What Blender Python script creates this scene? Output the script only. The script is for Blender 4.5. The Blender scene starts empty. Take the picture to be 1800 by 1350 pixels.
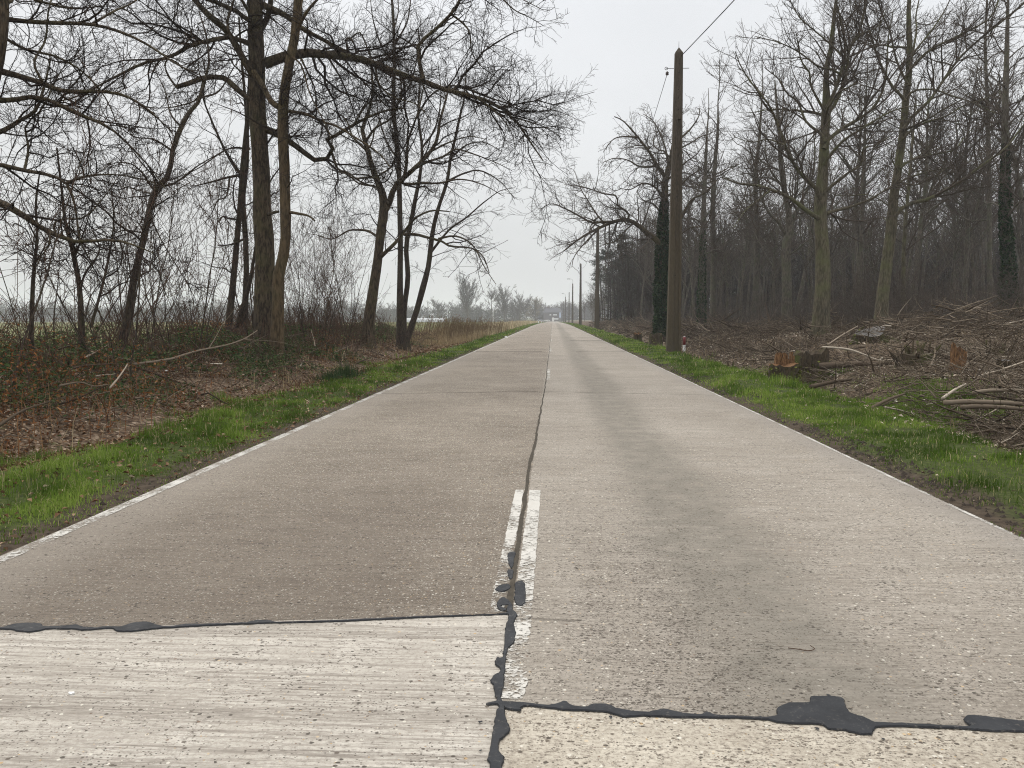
import bpy, math
import numpy as np
from mathutils import Vector

DENOISE = True
# ------------------------------------------------------------------ camera, sky, sun, exposure
scene = bpy.context.scene
F = 1350.0
TH = math.atan(118 / 1350)
PSI = math.atan(72 / 1350 * math.cos(TH))
CAMH = 1.5
cam_d = bpy.data.cameras.new('camera')
cam = bpy.data.objects.new('camera', cam_d)
scene.collection.objects.link(cam)
cam.location = (0, 0, CAMH)
cam.rotation_euler = (math.pi / 2 - TH, 0, PSI)
cam_d.sensor_width = 36
cam_d.lens = 36 * F / 1800
cam_d.clip_end = 6000
cam_d.clip_start = 0.05
scene.camera = cam

SUN_EL, SUN_AZ = math.radians(52), math.radians(-40)      # azimuth from +Y towards +X
world = bpy.data.worlds.new("World")
scene.world = world
world.use_nodes = True
wn, wl = world.node_tree.nodes, world.node_tree.links
wn.clear()
w_out = wn.new('ShaderNodeOutputWorld')
w_bg = wn.new('ShaderNodeBackground'); w_bg.inputs[1].default_value = 0.10
w_sky = wn.new('ShaderNodeTexSky'); w_sky.sky_type = 'NISHITA'; w_sky.sun_disc = False
w_sky.sun_elevation = SUN_EL; w_sky.sun_rotation = SUN_AZ
w_sky.air_density = 1.0; w_sky.dust_density = 4.0
w_tc = wn.new('ShaderNodeTexCoord')
w_sep = wn.new('ShaderNodeSeparateXYZ'); wl.new(w_tc.outputs['Generated'], w_sep.inputs[0])
# overcast layer: brighter towards the zenith (as a real overcast sky is)
w_ramp = wn.new('ShaderNodeValToRGB')
wl.new(w_sep.outputs['Z'], w_ramp.inputs[0])
SKYK = 9.0
def sk(v, t=(1.0, 1.0, 1.0)): return (v * t[0], v * t[1], v * t[2], 1)
els = w_ramp.color_ramp.elements
els[0].position = 0.0; els[0].color = sk(0.75, (0.975, 1.0, 1.0))
els[1].position = 1.0; els[1].color = sk(2.30, (0.99, 1.0, 1.02))
e = els.new(0.18); e.color = sk(0.83, (0.985, 1.0, 1.01))
e = els.new(0.42); e.color = sk(0.95, (0.98, 1.0, 1.03))
e = els.new(0.62); e.color = sk(1.75, (0.99, 1.0, 1.02))
w_noi = wn.new('ShaderNodeTexNoise'); w_noi.inputs['Scale'].default_value = 1.6; w_noi.inputs['Detail'].default_value = 4
w_map = wn.new('ShaderNodeMapping'); w_map.inputs['Scale'].default_value = (1, 1, 2.2)
wl.new(w_tc.outputs['Generated'], w_map.inputs[0]); wl.new(w_map.outputs[0], w_noi.inputs[0])
w_mr = wn.new('ShaderNodeMapRange'); w_mr.inputs[1].default_value = 0.3; w_mr.inputs[2].default_value = 0.7
w_mr.inputs[3].default_value = 0.90 * SKYK; w_mr.inputs[4].default_value = 1.07 * SKYK
wl.new(w_noi.outputs[0], w_mr.inputs[0])
w_mul = wn.new('ShaderNodeVectorMath'); w_mul.operation = 'SCALE'
wl.new(w_ramp.outputs[0], w_mul.inputs[0]); wl.new(w_mr.outputs[0], w_mul.inputs['Scale'])
w_mix = wn.new('ShaderNodeMix'); w_mix.data_type = 'RGBA'; w_mix.inputs[0].default_value = 0.93
wl.new(w_sky.outputs[0], w_mix.inputs[6]); wl.new(w_mul.outputs[0], w_mix.inputs[7])
wl.new(w_mix.outputs[2], w_bg.inputs[0]); wl.new(w_bg.outputs[0], w_out.inputs[0])

sun_d = bpy.data.lights.new('sun', 'SUN'); sun_d.energy = 1.1; sun_d.angle = math.radians(35)
sun_d.color = (1.0, 0.96, 0.9)
sun = bpy.data.objects.new('sun', sun_d); scene.collection.objects.link(sun)
sd = Vector((math.sin(SUN_AZ) * math.cos(SUN_EL), math.cos(SUN_AZ) * math.cos(SUN_EL), math.sin(SUN_EL)))
sun.rotation_euler = sd.to_track_quat('Z', 'Y').to_euler()

vs = scene.view_settings
vs.view_transform = 'Standard'; vs.look = 'None'; vs.exposure = 0.12; vs.gamma = 1.0; vs.use_curve_mapping = False
cy = scene.cycles
cy.max_bounces = 6; cy.diffuse_bounces = 3; cy.glossy_bounces = 2; cy.transmission_bounces = 2
cy.volume_bounces = 1; cy.caustics_reflective = False; cy.caustics_refractive = False
cy.use_denoising = DENOISE
cy.denoiser = 'OPENIMAGEDENOISE'; cy.denoising_input_passes = 'RGB_ALBEDO_NORMAL'; cy.denoising_prefilter = 'NONE'
cy.filter_width = 1.1

rng = np.random.default_rng(11)
# ------------------------------------------------------------------ numbers
_fw = np.array([-math.sin(PSI) * math.cos(TH), math.cos(PSI) * math.cos(TH), -math.sin(TH)])
_rt = np.array([math.cos(PSI), math.sin(PSI), 0.0]); _up = np.cross(_rt, _fw)
def ray(x, y):
    x = np.asarray(x, float)[..., None]; y = np.asarray(y, float)[..., None]
    return _fw + _rt * (x - 900) / F - _up * (y - 675) / F
def at(x, y, Y):
    """the point at distance Y along the road that the photo shows at x, y"""
    r = ray(x, y); t = np.asarray(Y, float)[..., None] / r[..., 1:2]
    return r * t + np.array([0, 0, CAMH])
def gp(x, y, z=0.0):
    r = ray(x, y); t = (z - CAMH) / r[..., 2:3]
    return (r * t)[..., :2]
def smooth(a, b, x):
    t = np.clip((np.asarray(x, float) - a) / (b - a), 0, 1); return t * t * (3 - 2 * t)
_perm = np.random.default_rng(3).random((256, 256))
def vnoise(x, y):
    xi = np.floor(x).astype(int); yi = np.floor(y).astype(int); fx = x - xi; fy = y - yi
    fx = fx * fx * (3 - 2 * fx); fy = fy * fy * (3 - 2 * fy)
    g = lambda i, j: _perm[i & 255, j & 255]
    return (g(xi, yi) * (1 - fx) + g(xi + 1, yi) * fx) * (1 - fy) + (g(xi, yi + 1) * (1 - fx) + g(xi + 1, yi + 1) * fx) * fy
def fbm(x, y, s=1.0, o=4):
    v = 0; a = 0.5; tot = 0
    for k in range(o):
        v = v + a * vnoise(x * s + 17.3 * k, y * s + 5.1 * k); tot += a; a *= 0.5; s *= 2.03
    return v / tot
XL, XR, XC = -3.46, 3.20, -0.20
def zroad(Y): return -1.5 * smooth(110, 490, Y)
def bank_fade(Y): return 1 - smooth(36, 50, Y)
def zg(X, Y):
    """height of the land"""
    X = np.asarray(X, float); Y = np.asarray(Y, float)
    bl = np.interp(-X, [3.2, 3.46, 5.2, 5.75, 6.9, 8.6, 13, 18, 26], [-.06, -.02, .03, -.10, .18, .50, .52, .15, 0])
    fl = np.interp(-X, [3.2, 3.46, 5.0, 5.6, 6.6, 9, 20], [-.06, -.02, .02, -.18, -.10, .0, 0])
    f = bank_fade(Y); L = bl * f + fl * (1 - f)
    R = np.interp(X, [2.9, 3.2, 3.7, 5.1, 5.7, 6.2, 7.2, 9.5, 14, 24], [-.06, -.03, .0, .02, -.26, -.28, .12, .40, .60, .70])
    base = np.where(X < 0, L, R)
    inroad = (X > XL + .12) & (X < XR - .12)
    base = np.where(inroad, -.06, base)
    mound = (.08 + .30 * smooth(.40, .66, fbm(X + 8, Y + 3, .28, 3))) * smooth(7.6, 10.5, X) * smooth(14, 21, Y) * (1 - smooth(33, 40, Y))
    base = base + mound
    off = smooth(.25, 1.2, np.where(X < 0, XL - X, X - XR))
    off2 = smooth(2.3, 4.5, np.where(X < 0, XL - X, X - XR))
    lump = (fbm(X, Y, .9, 3) - .5) * .10 * off + (fbm(X + 40, Y, .33, 3) - .5) * .30 * off2 + (fbm(X, Y + 70, 4.0, 2) - .5) * .05 * off
    far = smooth(25, 60, np.abs(X))
    return base + lump * (1 - far) + zroad(Y)

# ------------------------------------------------------------------ mesh tools
class MB:
    def __init__(self): self.v = []; self.f = {3: [], 4: []}; self.a = []; self.m = {3: [], 4: []}; self.n = 0
    def add(self, v, f, var=None, mi=0):
        v = np.asarray(v, float).reshape(-1, 3); f = np.asarray(f, int); k = f.shape[1]
        self.v.append(v); self.f[k].append(f + self.n); self.m[k].append(np.full(len(f), mi, np.int32))
        if var is None: var = np.zeros(len(v))
        self.a.append(np.broadcast_to(np.asarray(var, float), (len(v),))); self.n += len(v)
        return self
    def build(self, name, mats, parent=None, loc=(0, 0, 0), smooth_=True, local=True):
        v = np.concatenate(self.v) if self.v else np.zeros((0, 3))
        if local: v = v - np.asarray(loc, float)
        me = bpy.data.meshes.new(name)
        fs = []; ls = []; mi = []; st = 0; starts = []
        for k in (3, 4):
            if self.f[k]:
                q = np.concatenate(self.f[k]); fs.append(q.ravel()); starts.append(st + np.arange(len(q)) * k); st += q.size
                mi.append(np.concatenate(self.m[k]))
        loops = np.concatenate(fs).astype(np.int32); starts = np.concatenate(starts).astype(np.int32); mi = np.concatenate(mi)
        me.vertices.add(len(v)); me.vertices.foreach_set('co', v.astype(np.float32).ravel())
        me.loops.add(len(loops)); me.loops.foreach_set('vertex_index', loops)
        me.polygons.add(len(starts)); me.polygons.foreach_set('loop_start', starts)
        me.polygons.foreach_set('material_index', mi)
        me.polygons.foreach_set('use_smooth', np.full(len(starts), smooth_))
        at_ = me.attributes.new('var', 'FLOAT', 'POINT'); at_.data.foreach_set('value', np.concatenate(self.a).astype(np.float32))
        me.update(calc_edges=True)
        for m in (mats if isinstance(mats, (list, tuple)) else [mats]): me.materials.append(m)
        o = bpy.data.objects.new(name, me); scene.collection.objects.link(o)
        if parent is not None: o.parent = parent
        else: o.location = loc
        return o
def tag(o, label=None, cat=None, group=None, kind=None):
    if label: o['label'] = label
    if cat: o['category'] = cat
    if group: o['group'] = group
    if kind: o['kind'] = kind
    return o
def empty(name, loc, label, cat, group=None):
    o = bpy.data.objects.new(name, None); o.location = [float(c) for c in loc]; o.empty_display_size = .3
    scene.collection.objects.link(o); return tag(o, label, cat, group)
def copy_tree(o, parent=None):
    c = o.copy(); scene.collection.objects.link(c)
    if parent is not None: c.parent = parent
    for ch in [q for q in o.children]: copy_tree(ch, c)
    return c
def norm(v): return v / np.maximum(np.linalg.norm(v, axis=-1, keepdims=True), 1e-9)
def tubes(mb, P, R, S=5, var=None, mi=0, cap=False, rough=0.0):
    """P (N,K,3) centre lines, R (N,K) radii"""
    P = np.asarray(P, float); R = np.asarray(R, float)
    if P.ndim == 2: P = P[None]; R = R[None]
    N, K, _ = P.shape
    T = np.empty_like(P); T[:, 1:-1] = P[:, 2:] - P[:, :-2]; T[:, 0] = P[:, 1] - P[:, 0]; T[:, -1] = P[:, -1] - P[:, -2]
    T = norm(T)
    chord = norm(P[:, -1] - P[:, 0])
    ax = np.argmin(np.abs(chord), axis=1); ref = np.eye(3)[ax]
    ref = np.broadcast_to(ref[:, None], T.shape)
    n1 = norm(np.cross(T, ref)); n2 = np.cross(T, n1)
    a = np.arange(S) * 2 * math.pi / S
    rr = R[:, :, None]
    if rough: rr = rr * (1 + rough * (rng.random((N, K, S)) - .5))
    else: rr = np.broadcast_to(rr, (N, K, S))
    V = P[:, :, None] + rr[..., None] * (np.cos(a)[None, None, :, None] * n1[:, :, None] + np.sin(a)[None, None, :, None] * n2[:, :, None])
    i = np.arange(N)[:, None, None] * K * S; k = np.arange(K - 1)[None, :, None] * S; s = np.arange(S)[None, None]; s1 = (s + 1) % S
    q = np.stack(np.broadcast_arrays(i + k + s, i + k + s1, i + k + S + s1, i + k + S + s), -1).reshape(-1, 4)
    vv = None
    if var is not None: vv = np.repeat(np.broadcast_to(np.asarray(var, float), (N,)), K * S)
    base = mb.n
    mb.add(V.reshape(-1, 3), q, vv, mi)
    if cap:
        for e in (0, K - 1):
            c = P[:, e]; st = mb.n; mb.v.append(c); mb.a.append(np.zeros(N) if var is None else np.broadcast_to(np.asarray(var, float), (N,))); mb.n += N
            ii = base + np.arange(N)[:, None] * K * S + e * S
            A = ii + np.arange(S)[None]; B = ii + (np.arange(S)[None] + 1) % S; C = np.broadcast_to(st + np.arange(N)[:, None], A.shape)
            t = np.stack([B, A, C] if e == 0 else [A, B, C], -1).reshape(-1, 3)
            mb.f[3].append(t); mb.m[3].append(np.full(len(t), mi, np.int32))
    return mb
def box(mb, lo, hi, mi=0, var=None):
    x0, y0, z0 = lo; x1, y1, z1 = hi
    v = [(x0, y0, z0), (x1, y0, z0), (x1, y1, z0), (x0, y1, z0), (x0, y0, z1), (x1, y0, z1), (x1, y1, z1), (x0, y1, z1)]
    mb.add(v, [(3, 2, 1, 0), (4, 5, 6, 7), (0, 1, 5, 4), (1, 2, 6, 5), (2, 3, 7, 6), (3, 0, 4, 7)], var, mi); return mb
def spline(P, K, n=10):
    """Catmull-Rom through P, resampled to K points evenly"""
    P = np.asarray(P, float)
    if len(P) == 2: return P[0] + (P[1] - P[0]) * np.linspace(0, 1, K)[:, None]
    Q = np.vstack([2 * P[0] - P[1], P, 2 * P[-1] - P[-2]]); out = []
    for i in range(1, len(Q) - 2):
        t = np.linspace(0, 1, n, endpoint=False)[:, None]; a, b, c, d = Q[i - 1:i + 3]
        out.append(.5 * (2 * b + (c - a) * t + (2 * a - 5 * b + 4 * c - d) * t ** 2 + (3 * b - 3 * c + d - a) * t ** 3))
    C = np.vstack(out + [P[-1:]])
    s = np.r_[0, np.cumsum(np.linalg.norm(np.diff(C[:, :3], axis=0), axis=1))]
    u = np.linspace(0, s[-1], K)
    return np.stack([np.interp(u, s, C[:, j]) for j in range(C.shape[1])], 1)
def grow(P, R, dens, t0, t1, lr, lmin, lmax, ang, gnarl, K, cr, rmin, up=0.0, trop=0.0, flat=0.0, r=None):
    """children of the branches P (N,K0,3): counts by length, all at once"""
    g = r or rng
    N, K0, _ = P.shape
    seg = np.linalg.norm(np.diff(P, axis=1), axis=2); L = seg.sum(1)
    n = g.poisson(np.maximum(dens * L * (t1 - t0), .3)); idx = np.repeat(np.arange(N), n)
    if len(idx) == 0: return np.zeros((0, K, 3)), np.zeros((0, K))
    t = t0 + (t1 - t0) * g.random(len(idx))
    s = t * (K0 - 1); i = np.minimum(s.astype(int), K0 - 2); f = (s - i)[:, None]
    p = P[idx, i] * (1 - f) + P[idx, i + 1] * f
    rp = R[idx, i] * (1 - f[:, 0]) + R[idx, i + 1] * f[:, 0]
    T = norm(P[idx, i + 1] - P[idx, i])
    w = g.normal(size=T.shape); w[:, 2] *= (1 - flat); w = norm(w - (w * T).sum(1, keepdims=True) * T)
    a = np.radians(ang[0] + (ang[1] - ang[0]) * g.random(len(idx)))[:, None]
    d = np.cos(a) * T + np.sin(a) * w; d[:, 2] += up; d = norm(d)
    ln = np.clip(L[idx] * lr * (1.1 - .7 * t) * (.5 + .8 * g.random(len(idx))), lmin, lmax)
    C = np.empty((len(idx), K, 3)); C[:, 0] = p; st = (ln / (K - 1))[:, None]
    for k in range(1, K):
        d = d + gnarl * g.normal(size=d.shape); d[:, 2] += trop; d = norm(d)
        C[:, k] = C[:, k - 1] + d * st
    r0 = np.maximum(np.minimum(rp * .7, cr * ln), rmin)
    u = np.linspace(0, 1, K)[None]
    return C, np.maximum(r0[:, None] * (1 - u) ** .8, rmin)

# ------------------------------------------------------------------ material tools
class NT:
    def __init__(self, name):
        self.m = bpy.data.materials.new(name); self.m.use_nodes = True; self.t = self.m.node_tree; self.t.nodes.clear()
        self.out = self.t.nodes.new('ShaderNodeOutputMaterial')
        self.tc = None
    def n(self, typ, ins=None, **props):
        nd = self.t.nodes.new('ShaderNode' + typ)
        for k, v in props.items(): setattr(nd, k, v)
        for k, v in (ins or {}).items(): self.set(nd.inputs[k], v)
        return nd
    def set(self, sock, v):
        if hasattr(v, 'is_linked') or isinstance(v, bpy.types.NodeSocket): self.t.links.new(v, sock)
        else:
            if sock.type == 'RGBA' and len(v) == 3: v = (*v, 1)
            sock.default_value = v
    def obj(self):
        if self.tc is None: self.tc = self.n('TexCoord')
        return self.tc.outputs['Object']
    def pos(self): return self.n('NewGeometry').outputs['Position']
    def map(self, scale, vec=None, loc=(0, 0, 0)):
        return self.n('Mapping', {0: vec if vec is not None else self.obj(), 1: loc, 3: scale}).outputs[0]
    def noise(self, scale, detail=4, rough=.55, vec=None, dist=0.0):
        return self.n('TexNoise', {'Vector': vec if vec is not None else self.obj(), 'Scale': scale, 'Detail': detail, 'Roughness': rough, 'Distortion': dist}).outputs[0]
    def ramp(self, fac, stops, interp='LINEAR'):
        nd = self.n('ValToRGB', {0: fac}); cr = nd.color_ramp; cr.interpolation = interp
        while len(cr.elements) > 1: cr.elements.remove(cr.elements[-1])
        for j, (p, c) in enumerate(stops):
            e = cr.elements[0] if j == 0 else cr.elements.new(p)
            e.position = p
            e.color = (c, c, c, 1) if isinstance(c, (int, float)) else (*c, 1)
        return nd.outputs[0]
    def mix(self, fac, a, b, mode='MIX'):
        nd = self.n('Mix', data_type='RGBA', blend_type=mode); self.set(nd.inputs[0], fac); self.set(nd.inputs[6], a); self.set(nd.inputs[7], b)
        return nd.outputs[2]
    def math(self, op, a, b=0.0, c=0.0, clamp=False):
        nd = self.n('Math', operation=op, use_clamp=clamp); self.set(nd.inputs[0], a); self.set(nd.inputs[1], b); self.set(nd.inputs[2], c); return nd.outputs[0]
    def mr(self, v, a, b, c=0.0, d=1.0, interp='SMOOTHSTEP'):
        nd = self.n('MapRange', {0: v, 1: a, 2: b, 3: c, 4: d}); nd.interpolation_type = interp; return nd.outputs[0]
    def attr(self, name='var'): return self.n('Attribute', attribute_name=name).outputs['Fac']
    def rnd(self): return self.n('ObjectInfo').outputs['Random']
    def bump(self, h, s=.5, d=.02): return self.n('Bump', {'Strength': s, 'Distance': d, 'Height': h}).outputs[0]
    def pbr(self, col, rough=.8, nrm=None, spec=.3, **kw):
        b = self.n('BsdfPrincipled', {'Base Color': col, 'Roughness': rough, 'Specular IOR Level': spec})
        if nrm is not None: self.set(b.inputs['Normal'], nrm)
        for k, v in kw.items(): self.set(b.inputs[k], v)
        self.t.links.new(b.outputs[0], self.out.inputs[0]); return self.m
    def diff(self, col, nrm=None):
        b = self.n('BsdfDiffuse', {'Color': col})
        if nrm is not None: self.set(b.inputs['Normal'], nrm)
        self.t.links.new(b.outputs[0], self.out.inputs[0]); return self.m
    def leaf(self, col, tr=.35):
        b = self.n('BsdfDiffuse', {'Color': col}); c = self.n('BsdfTranslucent', {'Color': col}); m = self.n('MixShader', {0: tr})
        self.t.links.new(b.outputs[0], m.inputs[1]); self.t.links.new(c.outputs[0], m.inputs[2]); self.t.links.new(m.outputs[0], self.out.inputs[0]); return self.m
def flat_mat(name, col, rough=.8, var=.0, scale=8, spec=.3):
    t = NT(name); c = col
    if var: c = t.mix(t.noise(scale, 4), tuple(x * (1 - var) for x in col), tuple(x * (1 + var) for x in col))
    return t.pbr(c, rough, spec=spec)
def bark(name, c1, c2, moss=None, scale=1.0, mossamt=.5):
    t = NT(name)
    fine = t.noise(9 * scale, 5, .65, t.map((2.2, 2.2, .5)))
    big = t.noise(1.3 * scale, 3)
    col = t.mix(t.mr(fine, .35, .65), c1, c2)
    if moss: col = t.mix(t.math('MULTIPLY', t.mr(big, .45, .65), mossamt), col, moss)
    col = t.mix(t.mr(big, .3, .7), t.mix(.25, col, (0.01, .01, .01)), col)
    return t.pbr(col, .95, t.bump(fine, .9, .03), spec=.15)
# ------------------------------------------------------------------ materials of the setting
def make_ground_mat():
    t = NT('ground_soil')
    P = t.pos(); sep = t.n('SeparateXYZ', {0: P}); X, Y = sep.outputs[0], sep.outputs[1]
    wob = t.noise(.8, 3, vec=P); Xw = t.math('ADD', X, t.math('MULTIPLY', t.math('SUBTRACT', wob, .5), 1.1))
    fine = t.noise(14, 6, .7, vec=P); mid = t.noise(2.2, 4, .6, vec=P); big = t.noise(.12, 3, vec=P)
    vor = t.n('TexVoronoi', {'Vector': P, 'Scale': 22.0, 'Randomness': 1.0})
    cell = t.n('SeparateColor', {0: vor.outputs['Color']}).outputs[0]
    soil = t.mix(t.mr(fine, .3, .7), (.035, .026, .018), (.085, .064, .045))
    litter = t.ramp(cell, [(0, (.045, .030, .020)), (.35, (.105, .067, .042)), (.7, (.175, .118, .075)), (.9, (.27, .20, .14)), (1, (.38, .30, .22))])
    litter = t.mix(t.mr(fine, .35, .65, .55, 0), litter, (.035, .024, .016))
    moss = t.mix(fine, (.035, .05, .012), (.09, .11, .025))
    litter = t.mix(t.mr(mid, .58, .72, 0, .6), litter, moss)
    turf = t.mix(t.mr(fine, .3, .7), (.025, .034, .010), (.07, .085, .022))
    field = t.mix(t.mr(t.noise(.35, 5, .7, vec=P), .35, .65), (.095, .115, .035), (.16, .16, .075))
    field = t.mix(t.mr(big, .5, .62), field, (.20, .17, .095))
    # from the road outwards: soil, turf, litter, field
    c = t.mix(t.mr(Xw, -3.75, -3.95), t.mix(t.mr(Xw, 3.45, 3.75), soil, turf), turf)
    c = t.mix(t.mr(Xw, 4.9, 5.6), c, t.mix(.25, litter, (.055, .052, .040)))
    c = t.mix(t.mr(Xw, -5.2, -5.7), c, litter)
    fl = t.math('MAXIMUM', t.mr(Xw, -13, -17), t.math('MULTIPLY', t.mr(Xw, -9, -12), t.mr(Y, 42, 52)))
    c = t.mix(fl, c, field)
    c = t.mix(t.math('MULTIPLY', t.mr(Y, 470, 520), .9), c, field)
    return t.pbr(c, .95, t.bump(t.math('ADD', fine, cell), .6, .03), spec=.1)

def concrete(name, lo, hi, dark, streak=.5, stones=.1, pits=.25, stone_scale=60, bands=None, grain=.5, line=0.0, patch=None, drift=None):
    t = NT(name); P = t.pos(); sep = t.n('SeparateXYZ', {0: P}); X, Y = sep.outputs[0], sep.outputs[1]
    big = t.noise(.55, 4, .6, vec=P); mid = t.noise(4, 6, .7, vec=P); fine = t.noise(48, 6, .8, vec=P)
    st = t.noise(1, 6, .75, vec=t.map((2.2, 46, 3), P))              # broom marks run across the lane
    st2 = t.noise(1, 5, .8, vec=t.map((22, 60, 14), P))
    tone = t.math('ADD', t.math('MULTIPLY', big, .45), t.math('MULTIPLY', mid, .55))
    tone = t.math('ADD', t.math('MULTIPLY', tone, 1 - streak * .5), t.math('MULTIPLY', st, streak * .5))
    s3 = t.noise(1, 5, .75, vec=t.map((.9, 6, 1), P)); tone = t.math('ADD', tone, t.math('MULTIPLY', t.math('SUBTRACT', s3, .5), streak * .30))
    col = t.mix(t.mr(tone, .36, .64), lo, hi)
    # grain: hardened grit, down to a few millimetres
    col = t.mix(t.math('MULTIPLY', t.mr(fine, .50, .62), grain), col, dark)
    col = t.mix(t.math('MULTIPLY', t.mr(fine, .48, .36), grain * .6), col, tuple(min(.72, c * 1.35) for c in hi))
    pm = t.math('MULTIPLY', t.mr(st2, .52, .60), t.mr(mid, .38, .60, .20, 1))
    col = t.mix(t.math('MULTIPLY', pm, pits), col, dark)
    if line:
        ln = t.noise(1, 6, .9, vec=t.map((.30, 20, 1), P), dist=.3); ln2 = t.noise(1, 7, .9, vec=t.map((4, 60, 1), P))
        wide = t.noise(1, 3, .6, vec=t.map((.12, 4.5, 1), P))
        lm = t.math('MULTIPLY', t.mr(t.math('ADD', ln, t.math('MULTIPLY', t.math('SUBTRACT', wide, .5), .45)), .44, .54), t.mr(ln2, .42, .56, .10, 1))
        col = t.mix(t.math('MULTIPLY', lm, line), col, tuple(.45 * a + .55 * b for a, b in zip(dark, lo)))
        l3 = t.noise(1, 4, .8, vec=t.map((.35, 17, 1), P), dist=.4); l4 = t.noise(1, 5, .8, vec=t.map((3, 130, 1), P))
        col = t.mix(t.math('MULTIPLY', t.math('MULTIPLY', t.mr(l3, .60, .66), t.mr(l4, .45, .56)), .75), col, dark)
    # exposed pebbles
    for sc_, share, edge in ((float(stone_scale), stones, (.45, .30)), (float(stone_scale) * 1.9, stones * 1.2, (.45, .30))):
        vor = t.n('TexVoronoi', {'Vector': P, 'Scale': sc_, 'Randomness': 1.0})
        cc = t.n('SeparateColor', {0: vor.outputs['Color']})
        pick = t.math('LESS_THAN', cc.outputs[0], share); inside = t.mr(vor.outputs['Distance'], *edge)
        scol = t.ramp(cc.outputs[1], [(0, (.56, .52, .44)), (.5, (.66, .62, .53)), (.72, (.46, .31, .15)), (.84, (.34, .31, .27)), (.92, (.20, .13, .09)), (1, (.08, .068, .06))])
        col = t.mix(t.math('MULTIPLY', t.math('MULTIPLY', pick, inside), .9), col, scol)
    if patch: col = patch(t, col, P, X, Y, mid, big)
    # dark chips of grit, in drifts
    for sc_, kk in ((42.0, .5), (95.0, 1.0)):
        vor2 = t.n('TexVoronoi', {'Vector': t.map((1, 1.25, 1), P), 'Scale': sc_, 'Randomness': 1.0})
        c2 = t.n('SeparateColor', {0: vor2.outputs['Color']})
        dk = t.math('MULTIPLY', t.math('LESS_THAN', c2.outputs[1], t.math('MULTIPLY', t.math('ADD', t.mr(mid, .40, .62, .15, 1.0), drift(t, X, Y, mid) if drift else 0.0), pits * .40 * kk)), t.mr(vor2.outputs['Distance'], .46, .30))
        col = t.mix(t.math('MULTIPLY', dk, .85), col, t.mix(c2.outputs[2], dark, tuple(c * .45 for c in dark)))
    # cross grooves
    gv = t.noise(1, 5, .8, vec=t.map((2.6, 85, 1), P)); gm = t.math('MULTIPLY', t.mr(gv, .54, .62), t.mr(t.noise(1, 4, .7, vec=t.map((9, 14, 1), P)), .40, .60, .1, 1))
    col = t.mix(t.math('MULTIPLY', gm, streak * 1.0), col, dark)
    h = t.math('ADD', t.math('MULTIPLY', st2, .8), t.math('ADD', fine, t.math('MULTIPLY', inside, pick)))
    return t.pbr(col, .88, t.bump(h, .7, .008), spec=.2)

def patch_left(t, col, P, X, Y, mid, big):
    # darker, browner polish in the middle of the lane; crumbled edge along the centre joint
    m = t.math('MULTIPLY', t.mr(Y, 9.5, 4.2), t.mr(X, -.5, -1.2, .5, 1))
    col = t.mix(t.math('MULTIPLY', m, .55), col, (.115, .093, .073))
    e = t.math('MULTIPLY', t.mr(X, -2.6, -3.3), .45)
    return t.mix(e, col, (.30, .265, .22))
def drift_right(t, X, Y, mid): return t.math('MULTIPLY', t.math('MULTIPLY', t.mr(X, .0, .35), t.mr(X, 1.3, .7)), t.mr(Y, 7, 3.4, 0, 1.3))
def patch_right(t, col, P, X, Y, mid, big):
    w = t.math('ADD', X, t.math('MULTIPLY', t.math('SUBTRACT', big, .5), .6))
    g = t.math('MULTIPLY', t.mr(w, .45, .85), t.mr(w, 1.65, 1.15))                     # greenish wheel track
    col = t.mix(t.math('MULTIPLY', t.math('MULTIPLY', g, t.mr(mid, .35, .6, .45, 1)), .80), col, (.178, .160, .130))
    d = t.math('MULTIPLY', t.math('MULTIPLY', t.mr(w, .05, .25), t.mr(w, .95, .55)), t.mr(mid, .45, .65))
    d = t.math('MULTIPLY', d, t.mr(Y, 9, 4.5))
    col = t.mix(t.math('MULTIPLY', d, .22), col, (.105, .086, .070))
    return t.mix(t.math('MULTIPLY', t.mr(X, 2.75, 3.1), .5), col, (.25, .225, .195))

M_ground = make_ground_mat()
DK = (.072, .058, .046)
M_cl = concrete('worn_concrete', (.145, .119, .092), (.315, .272, .218), DK, .75, .20, .75, 62, None, .55, patch=patch_left)
M_cr = concrete('grey_concrete', (.225, .195, .158), (.385, .345, .290), (.095, .078, .062), .85, .05, .85, 55, None, .45, patch=patch_right, drift=drift_right)
M_nl = concrete('brushed_pale_concrete', (.40, .36, .305), (.58, .535, .465), (.105, .084, .066), .6, .03, .60, 55, None, .34, line=1.0)
M_nr = concrete('mottled_pale_concrete', (.33, .285, .225), (.55, .495, .405), (.105, .082, .062), .3, .06, .95, 48, None, .55)

# ------------------------------------------------------------------ the land
def build_ground():
    xs = np.r_[-2200, -1500, -1000, -700, -500, -350, -250, -180, -130, -100, np.arange(-80, -30, 5), np.arange(-30, -12, 1.0), np.arange(-12, 12, .2), np.arange(12, 30, 1.0), np.arange(30, 80, 5), 100, 130, 180, 250, 350, 500, 700, 1000, 1500, 2200]
    ys = np.r_[-60, -30, -15, -8, np.arange(-4, 30, .3), np.arange(30, 60, .8), np.arange(60, 130, 2.5), np.arange(130, 300, 10), np.arange(300, 560, 20), 600, 700, 850, 1100, 1500, 2300]
    Xg, Yg = np.meshgrid(xs, ys); Z = zg(Xg, Yg)
    nx, ny = len(xs), len(ys)
    i = np.arange(ny - 1)[:, None] * nx + np.arange(nx - 1)[None]
    q = np.stack([i, i + 1, i + nx + 1, i + nx], -1).reshape(-1, 4)
    tag(MB().add(np.stack([Xg, Yg, Z], -1).reshape(-1, 3), q).build('ground', M_ground), kind='structure')
build_ground()

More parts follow.
